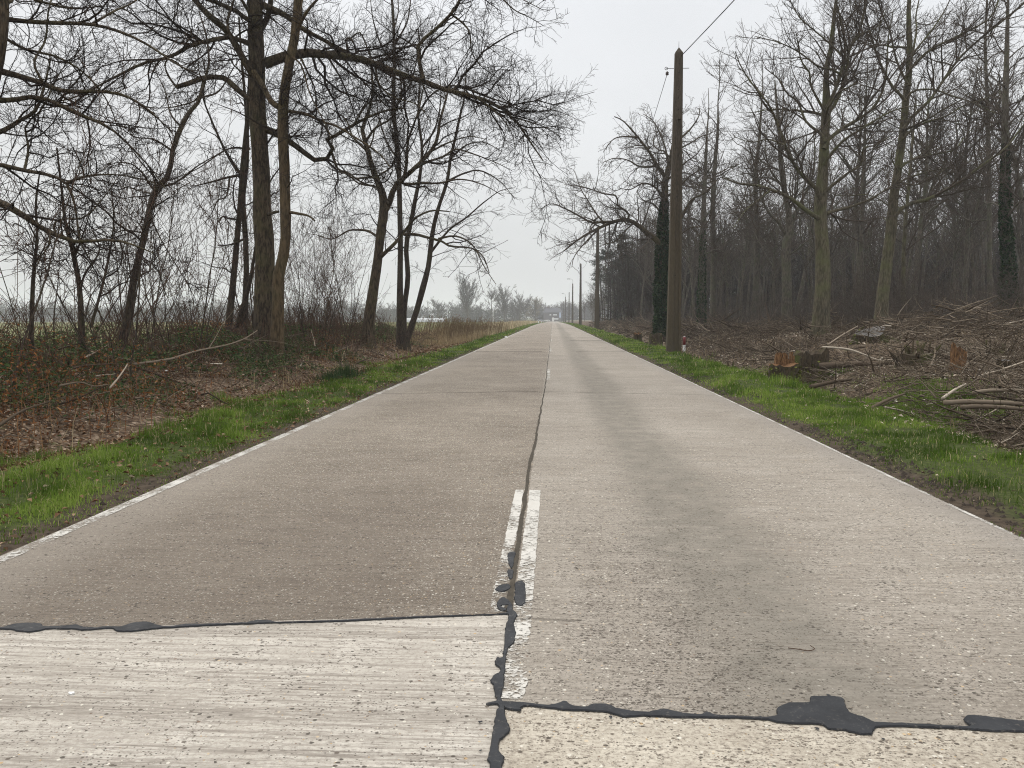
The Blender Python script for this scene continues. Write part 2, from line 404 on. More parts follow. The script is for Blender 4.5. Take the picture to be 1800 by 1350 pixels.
YLn = lambda x: np.interp(x, [XL, -2.66, -1.98, -1.46, XC], [3.38, 3.46, 3.52, 3.61, 3.765])
YRn = lambda x: np.interp(x, [XC, .28, .87, 1.72, XR], [2.865, 2.83, 2.79, 2.765, 2.70])
YROAD = 505
def slab(mb, x0, x1, f0, f1, mi, nx=10, ny=None):
    ny = ny or 24
    xs = np.linspace(x0, x1, nx); v = np.linspace(0, 1, ny)[:, None]
    a, b = f0(xs)[None], f1(xs)[None]
    Yv = a + (b - a) * v; Xv = np.broadcast_to(xs[None], Yv.shape).copy()
    if x0 == XL: Xv[:, 0] += (fbm(Yv[:, 0] * 1.7, Yv[:, 0] * 0 + 3, 1.0, 3) - .5) * .05
    if x1 == XR: Xv[:, -1] += (fbm(Yv[:, -1] * 1.7, Yv[:, -1] * 0 + 9, 1.0, 3) - .5) * .05
    Zv = zroad(Yv)
    i = np.arange(ny - 1)[:, None] * nx + np.arange(nx - 1)[None]
    q = np.stack([i, i + 1, i + nx + 1, i + nx], -1).reshape(-1, 4)
    mb.add(np.stack([Xv, Yv, Zv], -1).reshape(-1, 3), q, None, mi)
    # outer edge of the slab
    for col, x in ((0, x0 == XL), (nx - 1, x1 == XR)):
        if x:
            top = np.stack([Xv[:, col], Yv[:, col], Zv[:, col]], -1); bot = top - [0, 0, .14]
            k = np.arange(ny - 1); n = ny
            qq = np.stack([k, k + 1, k + 1 + n, k + n], -1)
            if col: qq = qq[:, ::-1]
            mb.add(np.vstack([top, bot]), qq, None, mi)
road = MB()
slab(road, XL, XC, lambda x: x * 0 - 6, YLn, 2)
slab(road, XL, XC, YLn, lambda x: x * 0 + YROAD, 0, ny=400)
slab(road, XC, XR, lambda x: x * 0 - 6, YRn, 3)
slab(road, XC, XR, YRn, lambda x: x * 0 + YROAD, 1, ny=400)
tag(road.build('road', [M_cl, M_cr, M_nl, M_nr], smooth_=False), kind='structure')
xr = MB(); xs_ = np.array([-420, -200, -60, -20, 0, 20, 60, 200, 420.])
xv = np.array([[x, y, zroad(y) + .012] for y in (502.0, 507.5) for x in xs_]); nn = len(xs_)
xr.add(xv, [(k, k + 1, k + 1 + nn, k + nn) for k in range(nn - 1)])
tag(xr.build('side_road', flat_mat('far_asphalt', (.16, .155, .15), .9, .15, 2)), kind='structure')

# painted lines, worn through
def paint_mat():
    t = NT('worn_white_paint'); P = t.pos()
    a = t.noise(30, 7, .82, vec=t.map((1, 1.5, 1), P)); b = t.noise(2.6, 3, .6, vec=P); v = t.attr()
    keep = t.mr(t.math('ADD', t.math('ADD', a, t.math('MULTIPLY', b, .5)), v), .755, .80)
    b1 = t.n('BsdfPrincipled', {'Base Color': t.mix(t.noise(9, 4, vec=P), (.40, .375, .33), (.57, .545, .49)), 'Roughness': .7})
    tr = t.n('BsdfTransparent'); m = t.n('MixShader', {0: keep})
    t.t.links.new(tr.outputs[0], m.inputs[1]); t.t.links.new(b1.outputs[0], m.inputs[2]); t.t.links.new(m.outputs[0], t.out.inputs[0]); return t.m
M_paint = paint_mat()
def strip(mb, xa, xb, y0, y1, z=.004, n=None, v=(.0, .0), jag=.012):
    n = n or max(3, int((y1 - y0) / max(.25, y0 * .02)))
    ys = np.linspace(y0, y1, n); a = np.interp(ys, [y0, y1], [xa, xa]); b = a * 0 + xb
    a = a + (rng.random(n) - .5) * jag; b = b + (rng.random(n) - .5) * jag
    V = np.vstack([np.stack([a, ys, zroad(ys) + z], -1), np.stack([b, ys, zroad(ys) + z], -1)])
    k = np.arange(n - 1); vv = np.interp(ys, [y0, y1], v)
    mb.add(V, np.stack([k, k + n, k + n + 1, k + 1], -1), np.r_[vv, vv])
pl = MB()
strip(pl, XL + .005, XL + .105, -4, YROAD, n=500, v=(.02, .09))
tag(pl.build('left_edge_line', M_paint, smooth_=False), kind='structure')
pl = MB()
strip(pl, XR - .040, XR - .004, -4, 60, n=160, v=(.03, .10))
strip(pl, XR - .06, XR - .004, 60, YROAD, n=120, v=(.10, .16))
tag(pl.build('right_edge_line', M_paint, smooth_=False), kind='structure')
pl = MB()
for k, (y0, y1) in enumerate([(2.9, 6.56), (18.4, 22.0), (33.2, 36.8)] + [(48 + 14.8 * j, 51.6 + 14.8 * j) for j in range(12)]):
    far = 0 if k else .0
    if k == 0:
        strip(pl, -.318, -.245, 3.79, y1, v=(.00, .12), n=60, jag=.008); strip(pl, -.195, -.100, 3.6, y1, v=(.02, .12), n=60, jag=.008)
        strip(pl, -.20, -.115, 2.9, 3.6, v=(-.05, -.06), n=24, jag=.02) if False else strip(pl, -.20, -.105, 2.9, 3.6, v=(.05, .06), n=24, jag=.02); strip(pl, -.34, -.275, 3.1, 3.75, v=(-.20, -.13), n=20, jag=.02)
    else:
        strip(pl, -.30, -.215, y0, y1, v=(-.08, -.06), n=12); strip(pl, -.155, -.065, y0, y1, v=(.0, .03), n=12)
tag(pl.build('centre_line', M_paint, smooth_=False), kind='structure')

# joints and tar
from mathutils.geometry import tessellate_polygon
def tar_mat():
    t = NT('bitumen'); P = t.pos()
    c = t.mix(t.noise(6, 4, vec=P), (.014, .0148, .016), (.028, .029, .032))
    c = t.mix(t.mr(t.noise(55, 5, .7, vec=P), .56, .72, 0, .55), c, (.15, .135, .115))
    return t.pbr(c, t.mr(t.noise(9, 4, vec=P), .3, .7, .38, .7), t.bump(t.noise(26, 5, .6, vec=P), .5, .006), spec=.22)
M_tar = tar_mat()
def joint_mat():
    t = NT('joint_filler'); P = t.pos()
    return t.pbr(t.mix(t.noise(20, 4, vec=P), (.030, .026, .021), (.10, .085, .064)), .9, spec=.1)
M_joint = joint_mat()
tar = MB()
def closed(g):
    # rounds a traced outline
    n = len(g); out = []
    for i in range(n):
        a, b, c, d = g[i - 1], g[i], g[(i + 1) % n], g[(i + 2) % n]; L = np.linalg.norm(c - b)
        ma = (c - a) / max(np.linalg.norm(c - a), 1e-6) * L * .8; mb_ = (d - b) / max(np.linalg.norm(d - b), 1e-6) * L * .8
        for t in (0, .25, .5, .75): out.append((2*t**3-3*t*t+1)*b + (t**3-2*t*t+t)*ma + (3*t*t-2*t**3)*c + (t**3-t*t)*mb_)
    return np.array(out)
def tar_poly(zx, zy, f, pts, z=.006):
    P = np.array(pts, float); P = np.stack([zx + P[:, 0] / f, zy + P[:, 1] / f], 1)
    g = gp(P[:, 0], P[:, 1]); g = spline(np.vstack([g, g[:1]]), 1, 4) if False else closed(g); n = len(g)
    # roughen the outline
    out = []
    for i in range(n):
        a, b = g[i], g[(i + 1) % n]; m = max(1, int(np.linalg.norm(b - a) / .02)); nv = np.array([-(b - a)[1], (b - a)[0]])
        for k in range(m):
            u = k / m; out.append(a + (b - a) * u + (nv / max(np.linalg.norm(nv), 1e-6)) * (rng.random() - .5) * .006)
    g = np.array(out); ar = .5 * np.sum(g[:, 0] * np.roll(g[:, 1], -1) - np.roll(g[:, 0], -1) * g[:, 1])
    tg = norm(np.roll(g, -2, 0) - np.roll(g, 2, 0)); inn = np.stack([-tg[:, 1], tg[:, 0]], 1) * (1 if ar > 0 else -1)
    low = np.c_[g, np.full(len(g), z - .0035)]; v = np.c_[g + inn * .0035, np.full(len(g), z + .002)]; m_ = len(g); k_ = np.arange(m_)
    tar.add(np.vstack([low, v]), np.stack([k_, (k_ + 1) % m_, (k_ + 1) % m_ + m_, k_ + m_], -1))
    tr = np.array(tessellate_polygon([[Vector(p) for p in v]]))
    e1 = v[tr[:, 1]] - v[tr[:, 0]]; e2 = v[tr[:, 2]] - v[tr[:, 0]]
    fl = np.cross(e1, e2)[:, 2] < 0; tr[fl] = tr[fl][:, ::-1]
    tar.add(v, tr)
    for i in rng.integers(len(g), size=len(g) // 14):       # spatters beside the seam
        c = g[i] + rng.normal(size=2) * .022; a = np.arange(7) * 2 * math.pi / 7; q = (.0025 + .007 * rng.random() ** 3) * (.6 + .8 * rng.random(7))
        tar.add(np.vstack([np.c_[c[0] + q * np.cos(a), c[1] + q * np.sin(a), np.full(7, z - .001)], [[c[0], c[1], z - .001]]]), [(k, (k + 1) % 7, 7) for k in range(7)])
tar_poly(0, 950, 3, [(-60, 465), (0, 465), (70, 447), (150, 440), (215, 443), (235, 458), (330, 455), (400, 449), (445, 460), (500, 465), (560, 458), (640, 458), (700, 440), (780, 434), (840, 452), (900, 458), (980, 446), (1050, 445), (1300, 437), (1350, 426), (1420, 425), (1460, 434), (1800, 424), (2250, 403), (2600, 393), (2680, 384), (2690, 392), (2250, 410), (1800, 431), (1450, 440), (1380, 442), (1300, 445), (1000, 458), (950, 462), (840, 468), (760, 477), (690, 485), (620, 483), (590, 468), (450, 478), (380, 472), (250, 472), (200, 482), (150, 487), (90, 482), (60, 474), (0, 473), (-60, 474)])
tar_poly(600, 950, 3, [(870, 375), (882, 400), (870, 450), (860, 490), (862, 540), (850, 600), (850, 625), (820, 625), (808, 660), (835, 680), (835, 700), (800, 720), (785, 750), (800, 770), (808, 830), (820, 850), (765, 865), (765, 873), (826, 872), (820, 900), (808, 960), (795, 1020), (785, 1100), (770, 1160), (785, 1200), (775, 1300), (840, 1300), (850, 1200), (858, 1150), (830, 1110), (840, 1060), (890, 1010), (885, 985), (868, 950), (860, 890), (862, 872), (848, 855), (842, 830), (855, 780), (865, 660), (880, 580), (910, 540), (920, 490), (910, 450), (925, 410), (930, 395), (905, 370), (900, 340), (885, 330)], .0075)
for pts in ([(920, 225), (960, 220), (972, 260), (970, 330), (945, 350), (915, 330), (915, 260)], [(830, 245), (880, 235), (893, 255), (850, 275), (810, 265)],
            [(820, 330), (850, 305), (882, 320), (884, 345), (850, 348), (842, 356), (868, 364), (862, 376), (830, 368)], [(880, 70), (916, 65), (912, 100), (900, 150), (882, 130)], [(876, 160), (905, 160), (900, 210), (884, 205)]):
    tar_poly(600, 950, 3, pts, .0065)
tar_poly(600, 950, 3, [(846, 855), (960, 862), (1080, 875), (1130, 868), (1180, 855), (1220, 875), (1280, 885), (1330, 868), (1400, 868), (1450, 890), (1530, 905), (1620, 910), (1700, 895), (1800, 917), (1890, 925), (1930, 912), (1965, 925), (2230, 938), (2290, 930), (2300, 890), (2360, 862), (2460, 860), (2475, 832), (2560, 828), (2645, 838), (2660, 880), (2690, 920), (2760, 940), (2810, 963), (3000, 972), (3310, 986), (3280, 955), (3300, 930), (3400, 935), (3550, 955), (3700, 970), (3800, 990),
                         (3800, 1012), (3600, 1015), (3420, 1012), (3340, 1006), (3200, 997), (3000, 991), (2850, 987), (2815, 1000), (2800, 1025), (2740, 1028), (2660, 1010), (2570, 1000), (2540, 980), (2460, 975), (2320, 968), (2230, 950), (2000, 942), (1800, 940), (1600, 933), (1500, 938), (1440, 925), (1400, 912), (1280, 905), (1170, 900), (1000, 880), (950, 885), (945, 902), (862, 890), (846, 870)], .0068)
tag(tar.build('tar_seal', M_tar, smooth_=False), kind='structure')
jt = MB()
ys = np.r_[np.arange(3.80, 12, .06), np.arange(12, 40, .3), np.arange(40, 260, 3)]
wob = (fbm(ys * 3, ys * 0 + 2, 1, 3) - .5) * .03 + (fbm(ys * .3, ys * 0 + 8, 1, 2) - .5) * .035
wid = .009 + .014 * fbm(ys * 4, ys * 0 + 5, 1, 3)
wid = wid * np.interp(ys, [6, 14], [1, .62]); xc = np.interp(ys, [3.8, 6.5, 15, 40], [-.225, -.222, -.165, -.16]) + wob * np.interp(ys, [4, 8], [.3, 1])
n = len(ys); k = np.arange(n - 1)
jt.add(np.vstack([np.stack([xc - wid, ys, zroad(ys) + .005], -1), np.stack([xc + wid, ys, zroad(ys) + .005], -1)]), np.stack([k, k + n, k + n + 1, k + 1], -1))
def cross(x0, x1, y0, y1, w, dips=0):
    xs = np.arange(x0, x1, .08 if y0 < 25 else .3); n = len(xs); k = np.arange(n - 1)
    yy = np.interp(xs, [x0, x1], [y0, y1]) + (fbm(xs * 3, xs * 0 + y0, 1, 3) - .5) * .10; ww = w * (.4 + 1.2 * fbm(xs * 5, xs * 0 + y1, 1, 3))
    jt.add(np.vstack([np.stack([xs, yy - ww, zroad(yy) + .0045], -1), np.stack([xs, yy + ww, zroad(yy) + .0045], -1)]), np.stack([k, k + 1, k + 1 + n, k + n], -1))
cross(XL + .05, XC - .03, 14.75, 15.45, .013); cross(XC + .02, XR - .05, 15.4, 14.85, .009)
cross(XL, XC, 33.0, 33.3, .09); cross(XC + 1.2, XR, 33.2, 33.4, .06); cross(XL, XC, 40.5, 41, .06); cross(XC, XR, 56, 56, .05); cross(XL, XC, 56.5, 57, .1)
cross(1.1, XR, 48.4, 48.6, .28); cross(XL, XC, 78, 78, .2); cross(XL, XC, 96, 96, .25); cross(XC, XR, 100, 100, .2); cross(XL, XC, 130, 130, .3)
cross(XC + .03, .16, 3.73, 3.71, .003)
tag(jt.build('road_joint', M_joint, smooth_=False), kind='structure')
# ------------------------------------------------------------------ trees
import zlib
SEEDS = {}
B_dark = bark('dark_oak_bark', (.026, .019, .013), (.125, .094, .060), (.075, .072, .030), 1.0, .45)
B_ochre = bark('ochre_bark', (.055, .039, .021), (.150, .106, .060), (.070, .066, .030), 1.0, .4)
B_slim = bark('slim_stem_bark', (.030, .022, .017), (.095, .070, .052), (.06, .065, .03), 2.0, .3)
B_green = bark('green_grey_bark', (.060, .052, .034), (.150, .128, .085), (.095, .102, .045), .9, .7)
B_grey = bark('grey_forest_bark', (.060, .052, .042), (.165, .142, .112), (.07, .08, .045), 1.2, .6)
def twig_mat(name, a, b):
    t = NT(name); return t.diff(t.mix(t.noise(1.7, 2), a, b))
T_dark = twig_mat('dark_twigs', (.020, .015, .013), (.046, .035, .028))
T_red = twig_mat('red_brown_twigs', (.050, .034, .026), (.125, .080, .058))
T_grey = twig_mat('grey_brown_twigs', (.050, .041, .034), (.120, .098, .080))
T_far = twig_mat('far_twigs', (.060, .054, .048), (.10, .088, .076))

def traced(pts, d0, d1, w0=None, w1=None, K=16, shake=.0):
    P = np.array([p[:2] for p in pts], float)
    s = np.r_[0, np.cumsum(np.linalg.norm(np.diff(P, axis=0), axis=1))]; s /= s[-1]
    Y = d0 + (d1 - d0) * s + shake * (rng.random(len(s)) - .5) * np.minimum(1, s * 4)
    W = np.array([p[2] for p in pts], float) if len(pts[0]) > 2 else w0 + (w1 - w0) * s ** .8
    X = at(P[:, 0], P[:, 1], Y); R = W / 2 / F * Y
    C = spline(np.c_[X, R], K); return C[:, :3], np.maximum(C[:, 3], .002)

OAK = [dict(dens=3.5, t0=.10, t1=1, lr=.50, lmin=.6, lmax=3.2, ang=(28, 75), gnarl=.23, K=8, cr=.013, rmin=.007, trop=.03),
       dict(dens=5.2, t0=.10, t1=1, lr=.58, lmin=.35, lmax=1.5, ang=(30, 72), gnarl=.25, K=6, cr=.009, rmin=.0042, trop=.02),
       dict(dens=7.5, t0=.1, t1=1, lr=.6, lmin=.15, lmax=.6, ang=(30, 65), gnarl=.22, K=4, cr=.007, rmin=.0033)]
def spec(base, **kw):
    """a copy of a growth recipe; k_dens etc. scale every level"""
    out = []
    for j, l in enumerate(base):
        l = dict(l)
        for k, v in kw.items():
            if k == 'dens': l['dens'] *= v[j] if isinstance(v, tuple) else v
            elif k == 'rm': l['rmin'] *= v; l['cr'] *= v ** .5
            elif k == 'size':
                for q in ('lmin', 'lmax'): l[q] *= v
            else: l[k] = v
        out.append(l)
    return out
def twigs(mb, P, R, sp, S=(5, 3, 3), r=None):
    """every level of branches below the limbs"""
    for j, l in enumerate(sp):
        P, R = grow(P, R, r=r, **l)
        if len(P): tubes(mb, P, R, S[min(j, len(S) - 1)])
        else: break
def finish(name, label, base, trunk_mb, crown_mb, bm, tm, cat='tree', group=None, extra=()):
    root = empty(name, base, label, cat, group)
    trunk_mb.build('trunk', bm, root, base)
    crown_mb.build('crown', tm, root, base)
    for nm, mb, m in extra: mb.build(nm, m, root, base)
    return root
def flare(P, R, zg0, S=14):
    """extends a trunk to the ground with a root flare"""
    b = P[0].copy(); b[2] = min(zg0 - .25, P[0][2] - .1)
    top = P[0]
    add = np.array([b, b + (top - b) * .45, b + (top - b) * .75]); ra = np.array([R[0] * 1.55, R[0] * 1.25, R[0] * 1.08])
    return np.vstack([add, P]), np.r_[ra, R]
def hero(name, label, stems, limbs, sp, bm, tm, cat='tree', group=None, extra_limbs=0, xl_len=(2, 5), stem_twigs=.35, ground=True, S=14, r=None, xz=(3, 12), ivy=None, lw=1.0):
    """stems: [(pts, d0, d1)], limbs: [(pts, d0, d1, w0, w1)] traced from the photo, each at its own distance"""
    global rng
    keep_rng = rng; rng = np.random.default_rng(zlib.crc32(label.encode()) + SEEDS.get(name, 0))
    tr, cr = MB(), MB(); LP, LR = [], []; base = None; SP = []
    for j, (pts, d0, d1) in enumerate(stems):
        P, R = traced(pts, d0, d1, K=26)
        if base is None: base = np.array([P[0, 0], P[0, 1], float(zg(P[0, 0], P[0, 1]))])
        P2, R2 = (P, R)
        if ground and (j == 0 or pts[0][1] > 540): P2, R2 = flare(P, R, float(zg(P[0, 0], P[0, 1])))
        tubes(tr, P2, R2, S, rough=.10)
        SP.append((P, R)); LP.append(spline(P, 16)); LR.append(np.interp(np.linspace(0, 1, 16), np.linspace(0, 1, 26), R))
    nst = len(LP)
    for pts, d0, d1, w0, w1 in limbs:
        P, R = traced(pts, d0, d1, w0 * lw, max(w1 * lw, 1.0), shake=.5); LP.append(P); LR.append(R); tubes(tr, P[None], R[None], 8, rough=.12)
    if extra_limbs:
        P, R = SP[0]; g = rng
        ok = np.where((P[:, 2] > xz[0]) & (P[:, 2] < xz[1]))[0]
        if len(ok) > 1:
            a, b = ok[0] / 25, ok[-1] / 25
            eP, eR = [], []
            for k in range(extra_limbs):
                t = a + (b - a) * g.random(); q = np.array([np.interp(t, np.linspace(0, 1, 26), P[:, c]) for c in range(3)]); rq = np.interp(t, np.linspace(0, 1, 26), R)
                az = math.pi / 2 * (1 if k % 2 else -1) + g.normal() * .55; L = xl_len[0] + (xl_len[1] - xl_len[0]) * g.random()
                d = np.array([math.cos(az), math.sin(az), .25 + .5 * g.random()]); d /= np.linalg.norm(d); C = [q]
                for m in range(15):
                    d = d + g.normal(size=3) * .16; d[2] += .01; d /= np.linalg.norm(d); C.append(C[-1] + d * L / 15)
                eP.append(C); eR.append(np.maximum(min(rq * .42, .015 * L) * (1 - np.linspace(0, 1, 16)) ** .8, .008))
            eP, eR = np.array(eP), np.array(eR); tubes(tr, eP, eR, 7, rough=.1); LP += list(eP); LR += list(eR)
    P = np.array(LP); R = np.array(LR)
    s2 = [dict(l) for l in sp]; l0 = dict(s2[0])
    if stem_twigs and nst:
        l1 = dict(l0); l1['dens'] *= stem_twigs; l1['t0'] = .25; l1['lr'] = .2
        A, AR = grow(P[:nst], R[:nst], r=r, **l1)
    else: A, AR = np.zeros((0, l0['K'], 3)), np.zeros((0, l0['K']))
    if len(P) > nst:
        B, BR = grow(P[nst:], R[nst:], r=r, **l0); A = np.concatenate([A, B]); AR = np.concatenate([AR, BR])
    tubes(cr, A, AR, 5)
    twigs(cr, A, AR, s2[1:], (3, 3), r=r)
    ex = []
    if ivy is not None: ex = [ivy(SP)]
    rng = keep_rng
    return finish(name, label, base, tr, cr, bm, tm, cat, group, ex)

# -- left of the road
dO = 22.0
hero('oak_tree', 'thick dark oak left of the road, a long mossy bough reaching over the verge',
  [([(468, 600, 40), (464, 530, 35), (466, 450, 34), (461, 375, 31), (459, 300, 29), (455, 240, 29), (452, 170, 28), (451, 100, 27), (448, 0, 25), (447, -120, 23), (450, -260, 17), (455, -380, 10)], dO, dO)],
  [([(466, 112), (508, 97), (542, 93), (575, 96), (619, 101), (656, 110), (694, 128), (742, 142), (778, 156), (797, 164), (828, 167), (869, 183), (903, 206), (917, 231), (944, 264), (955, 283)], dO, dO - 1.5, 19, 2),
   ([(903, 206), (930, 214), (955, 222), (972, 231), (985, 240)], dO - 1.3, dO - 1.6, 3, 1),
   ([(797, 164), (803, 150), (819, 155), (861, 172), (889, 181), (920, 195), (948, 200)], dO - 1, dO - .2, 5, 1),
   ([(828, 167), (845, 176), (880, 205), (900, 235), (905, 262)], dO - 1, dO - 2.2, 4, 1),
   ([(744, 140), (736, 103), (736, 78), (764, 53), (792, 25), (808, 0), (825, -60), (850, -110)], dO - .8, dO - 1.6, 8, 3),
   ([(792, 25), (808, 36), (825, 56), (830, 94), (850, 120), (880, 140)], dO - 1.2, dO - 1.0, 4, 1),
   ([(850, -30), (880, -5), (905, 18), (930, 30), (955, 45)], dO - 1, dO - .8, 4, 1),
   ([(808, 0), (845, -12), (880, -20), (920, 0), (950, 15)], dO - 1.4, dO - 2, 4, 1),
   ([(612, 97), (610, 80), (608, 71), (614, 67), (622, 76), (626, 92)], dO - .3, dO - .6, 5, 3),
   ([(614, 70), (631, 57), (640, 70), (648, 92), (655, 110)], dO - .3, dO - .6, 3, 2),
   ([(455, 6), (500, 26), (536, 53), (567, 69), (592, 83), (614, 92)], dO, dO - .5, 12, 5),
   ([(567, 69), (600, 97), (625, 130), (650, 155), (685, 195), (700, 240)], dO - .4, dO + 1.5, 4, 1),
   ([(455, 145), (437, 120), (400, 57), (367, 27), (343, 0), (315, -40), (290, -90)], dO, dO - 1, 14, 7),
   ([(452, 82), (437, 77), (407, 65), (367, 72), (333, 80), (300, 100), (253, 110), (233, 120), (187, 143), (143, 167), (97, 180)], dO, dO - 2.5, 10, 2),
   ([(456, 185), (437, 173), (417, 157), (393, 137), (360, 137), (330, 147), (310, 153)], dO, dO - .8, 11, 8),
   ([(310, 153), (297, 135), (290, 115), (300, 104), (335, 128), (360, 140)], dO - .8, dO - .3, 4, 2),
   ([(358, 138), (348, 172), (320, 185), (280, 190), (240, 185)], dO - .5, dO - 1.5, 4, 1),
   ([(461, 225), (473, 228), (507, 247), (533, 267), (560, 284), (580, 275), (586, 264), (575, 244), (594, 236), (622, 219), (647, 206), (678, 194), (710, 190)], dO, dO - 1.0, 13, 3),
   ([(584, 270), (594, 297), (611, 303), (633, 319), (655, 328), (680, 350)], dO - .6, dO - 1.8, 5, 1),
   ([(622, 219), (640, 190), (655, 178), (690, 175)], dO - .8, dO - .2, 4, 1),
   ([(526, 96), (542, 130), (553, 155), (557, 192), (553, 211), (564, 219)], dO - .2, dO - .9, 4, 1.5),
   ([(575, 98), (600, 140), (620, 190), (632, 240), (650, 270)], dO - .3, dO + 1.6, 4, 1),
   ([(660, 112), (665, 145), (690, 170), (735, 185), (760, 220)], dO - .7, dO - 2.2, 4, 1),
   ([(464, 380), (480, 374), (490, 372)], dO, dO - .5, 7, 5),
   ([(452, 60), (470, 30), (480, -20), (500, -90), (530, -150)], dO, dO + 1.5, 11, 5),
   ([(448, 20), (432, -30), (405, -80), (380, -150)], dO, dO + 2, 11, 4),
   ([(415, 85), (400, 45), (408, 10), (420, -30)], dO - .8, dO - .2, 6, 3)],
  spec(OAK, dens=(1.1, 1.35, 1.3)), B_dark, T_dark, extra_limbs=6, xl_len=(2.5, 5), stem_twigs=.12, xz=(7.5, 12.5))
hero('ochre_tree', 'ochre brown trunk standing in front of the thick dark oak, kinked near its foot',
  [([(486, 606, 27), (488, 560, 22), (490, 483, 20), (500, 440, 18), (502, 400, 18), (500, 300, 18), (497, 200, 18), (505, 130, 16), (517, 70, 15), (525, 0, 15), (533, -90, 13), (540, -200, 9)], 20.6, 20.9)],
  [([(500, 195), (536, 200), (567, 214), (592, 222), (633, 247), (667, 270), (690, 300)], 20.8, 20, 6, 1.5),
   ([(502, 372), (533, 377), (545, 381), (553, 388)], 20.7, 20.3, 6, 3),
   ([(497, 190), (478, 180), (462, 150), (445, 125)], 20.7, 21.7, 10, 9),
   ([(518, 60), (540, 20), (565, -10), (590, -50)], 20.8, 19.8, 7, 3),
   ([(512, 100), (530, 115), (545, 165), (575, 225), (590, 270)], 20.7, 19.6, 3.5, 1),
   ([(525, 5), (505, -30), (480, -80)], 20.8, 21.8, 7, 3)],
  spec(OAK, dens=(.8, 1, .9)), B_ochre, T_dark, extra_limbs=3, xl_len=(2, 3.5), xz=(8, 12.5))
hero('slim_double_tree', 'two slim stems rising side by side just left of the thick oak',
  [([(402, 575, 13), (410, 493, 11), (417, 417, 10), (423, 350, 9), (427, 290, 9), (436, 200, 8), (440, 120, 7), (440, 20, 5), (445, -60, 3)], 23.5, 23.5),
   ([(428, 580, 13), (433, 490, 10), (431, 410, 9), (427, 350, 9), (434, 280, 8), (433, 200, 6), (425, 110, 4), (420, 30, 3)], 24.2, 24.4),
   ([(410, 590, 9), (430, 530, 8), (442, 480, 6), (455, 400, 4), (470, 330, 3), (495, 290, 2)], 23, 22.5)],
  [([(422, 305), (405, 280), (390, 253), (367, 200), (357, 170), (362, 140)], 23.5, 23, 6, 2),
   ([(420, 308), (400, 312), (378, 318), (343, 327)], 23.5, 22.5, 5, 2),
   ([(404, 310), (398, 345), (383, 352), (372, 375), (358, 395)], 23.2, 22.5, 4, 1),
   ([(440, 262), (400, 262), (350, 295), (300, 317)], 23.6, 22.8, 4, 1),
   ([(430, 420), (405, 430), (383, 431)], 23.6, 23.2, 4, 2)],
  spec(OAK, dens=(1.0, 1, .9), size=.8), B_slim, T_dark, extra_limbs=6, xl_len=(1, 2.5), xz=(2, 9))
hero('leaning_tree', 'dark sinuous trunk leaning right among saplings, left of the slim double stems',
  [([(216, 592, 14), (227, 540, 13), (237, 483, 12), (253, 417, 11), (263, 370, 11), (273, 333, 10), (297, 307, 9), (303, 267, 8), (317, 227, 8), (333, 197, 7), (353, 173, 6), (358, 143, 5), (367, 120, 4), (364, 70, 3), (350, 20, 2)], 16.5, 17.5)],
  [([(262, 375), (280, 415), (300, 450), (330, 500), (350, 540)], 16.6, 16, 3, 1),
   ([(275, 330), (310, 320), (350, 290), (400, 262)], 17, 17.5, 4, 1.5),
   ([(303, 265), (270, 245), (235, 240), (200, 215)], 17, 16.5, 4, 1),
   ([(255, 410), (215, 405), (180, 420), (150, 400)], 16.6, 15.5, 3, 1),
   ([(320, 225), (300, 200), (290, 160), (270, 120)], 17.2, 17.8, 4, 1),
   ([(353, 172), (385, 160), (410, 120), (430, 90)], 17.3, 17.6, 4, 1)],
  spec(OAK, dens=(1.2, 1, .9), size=.8), B_slim, T_dark, extra_limbs=7, xl_len=(1, 2.5), xz=(2, 8))
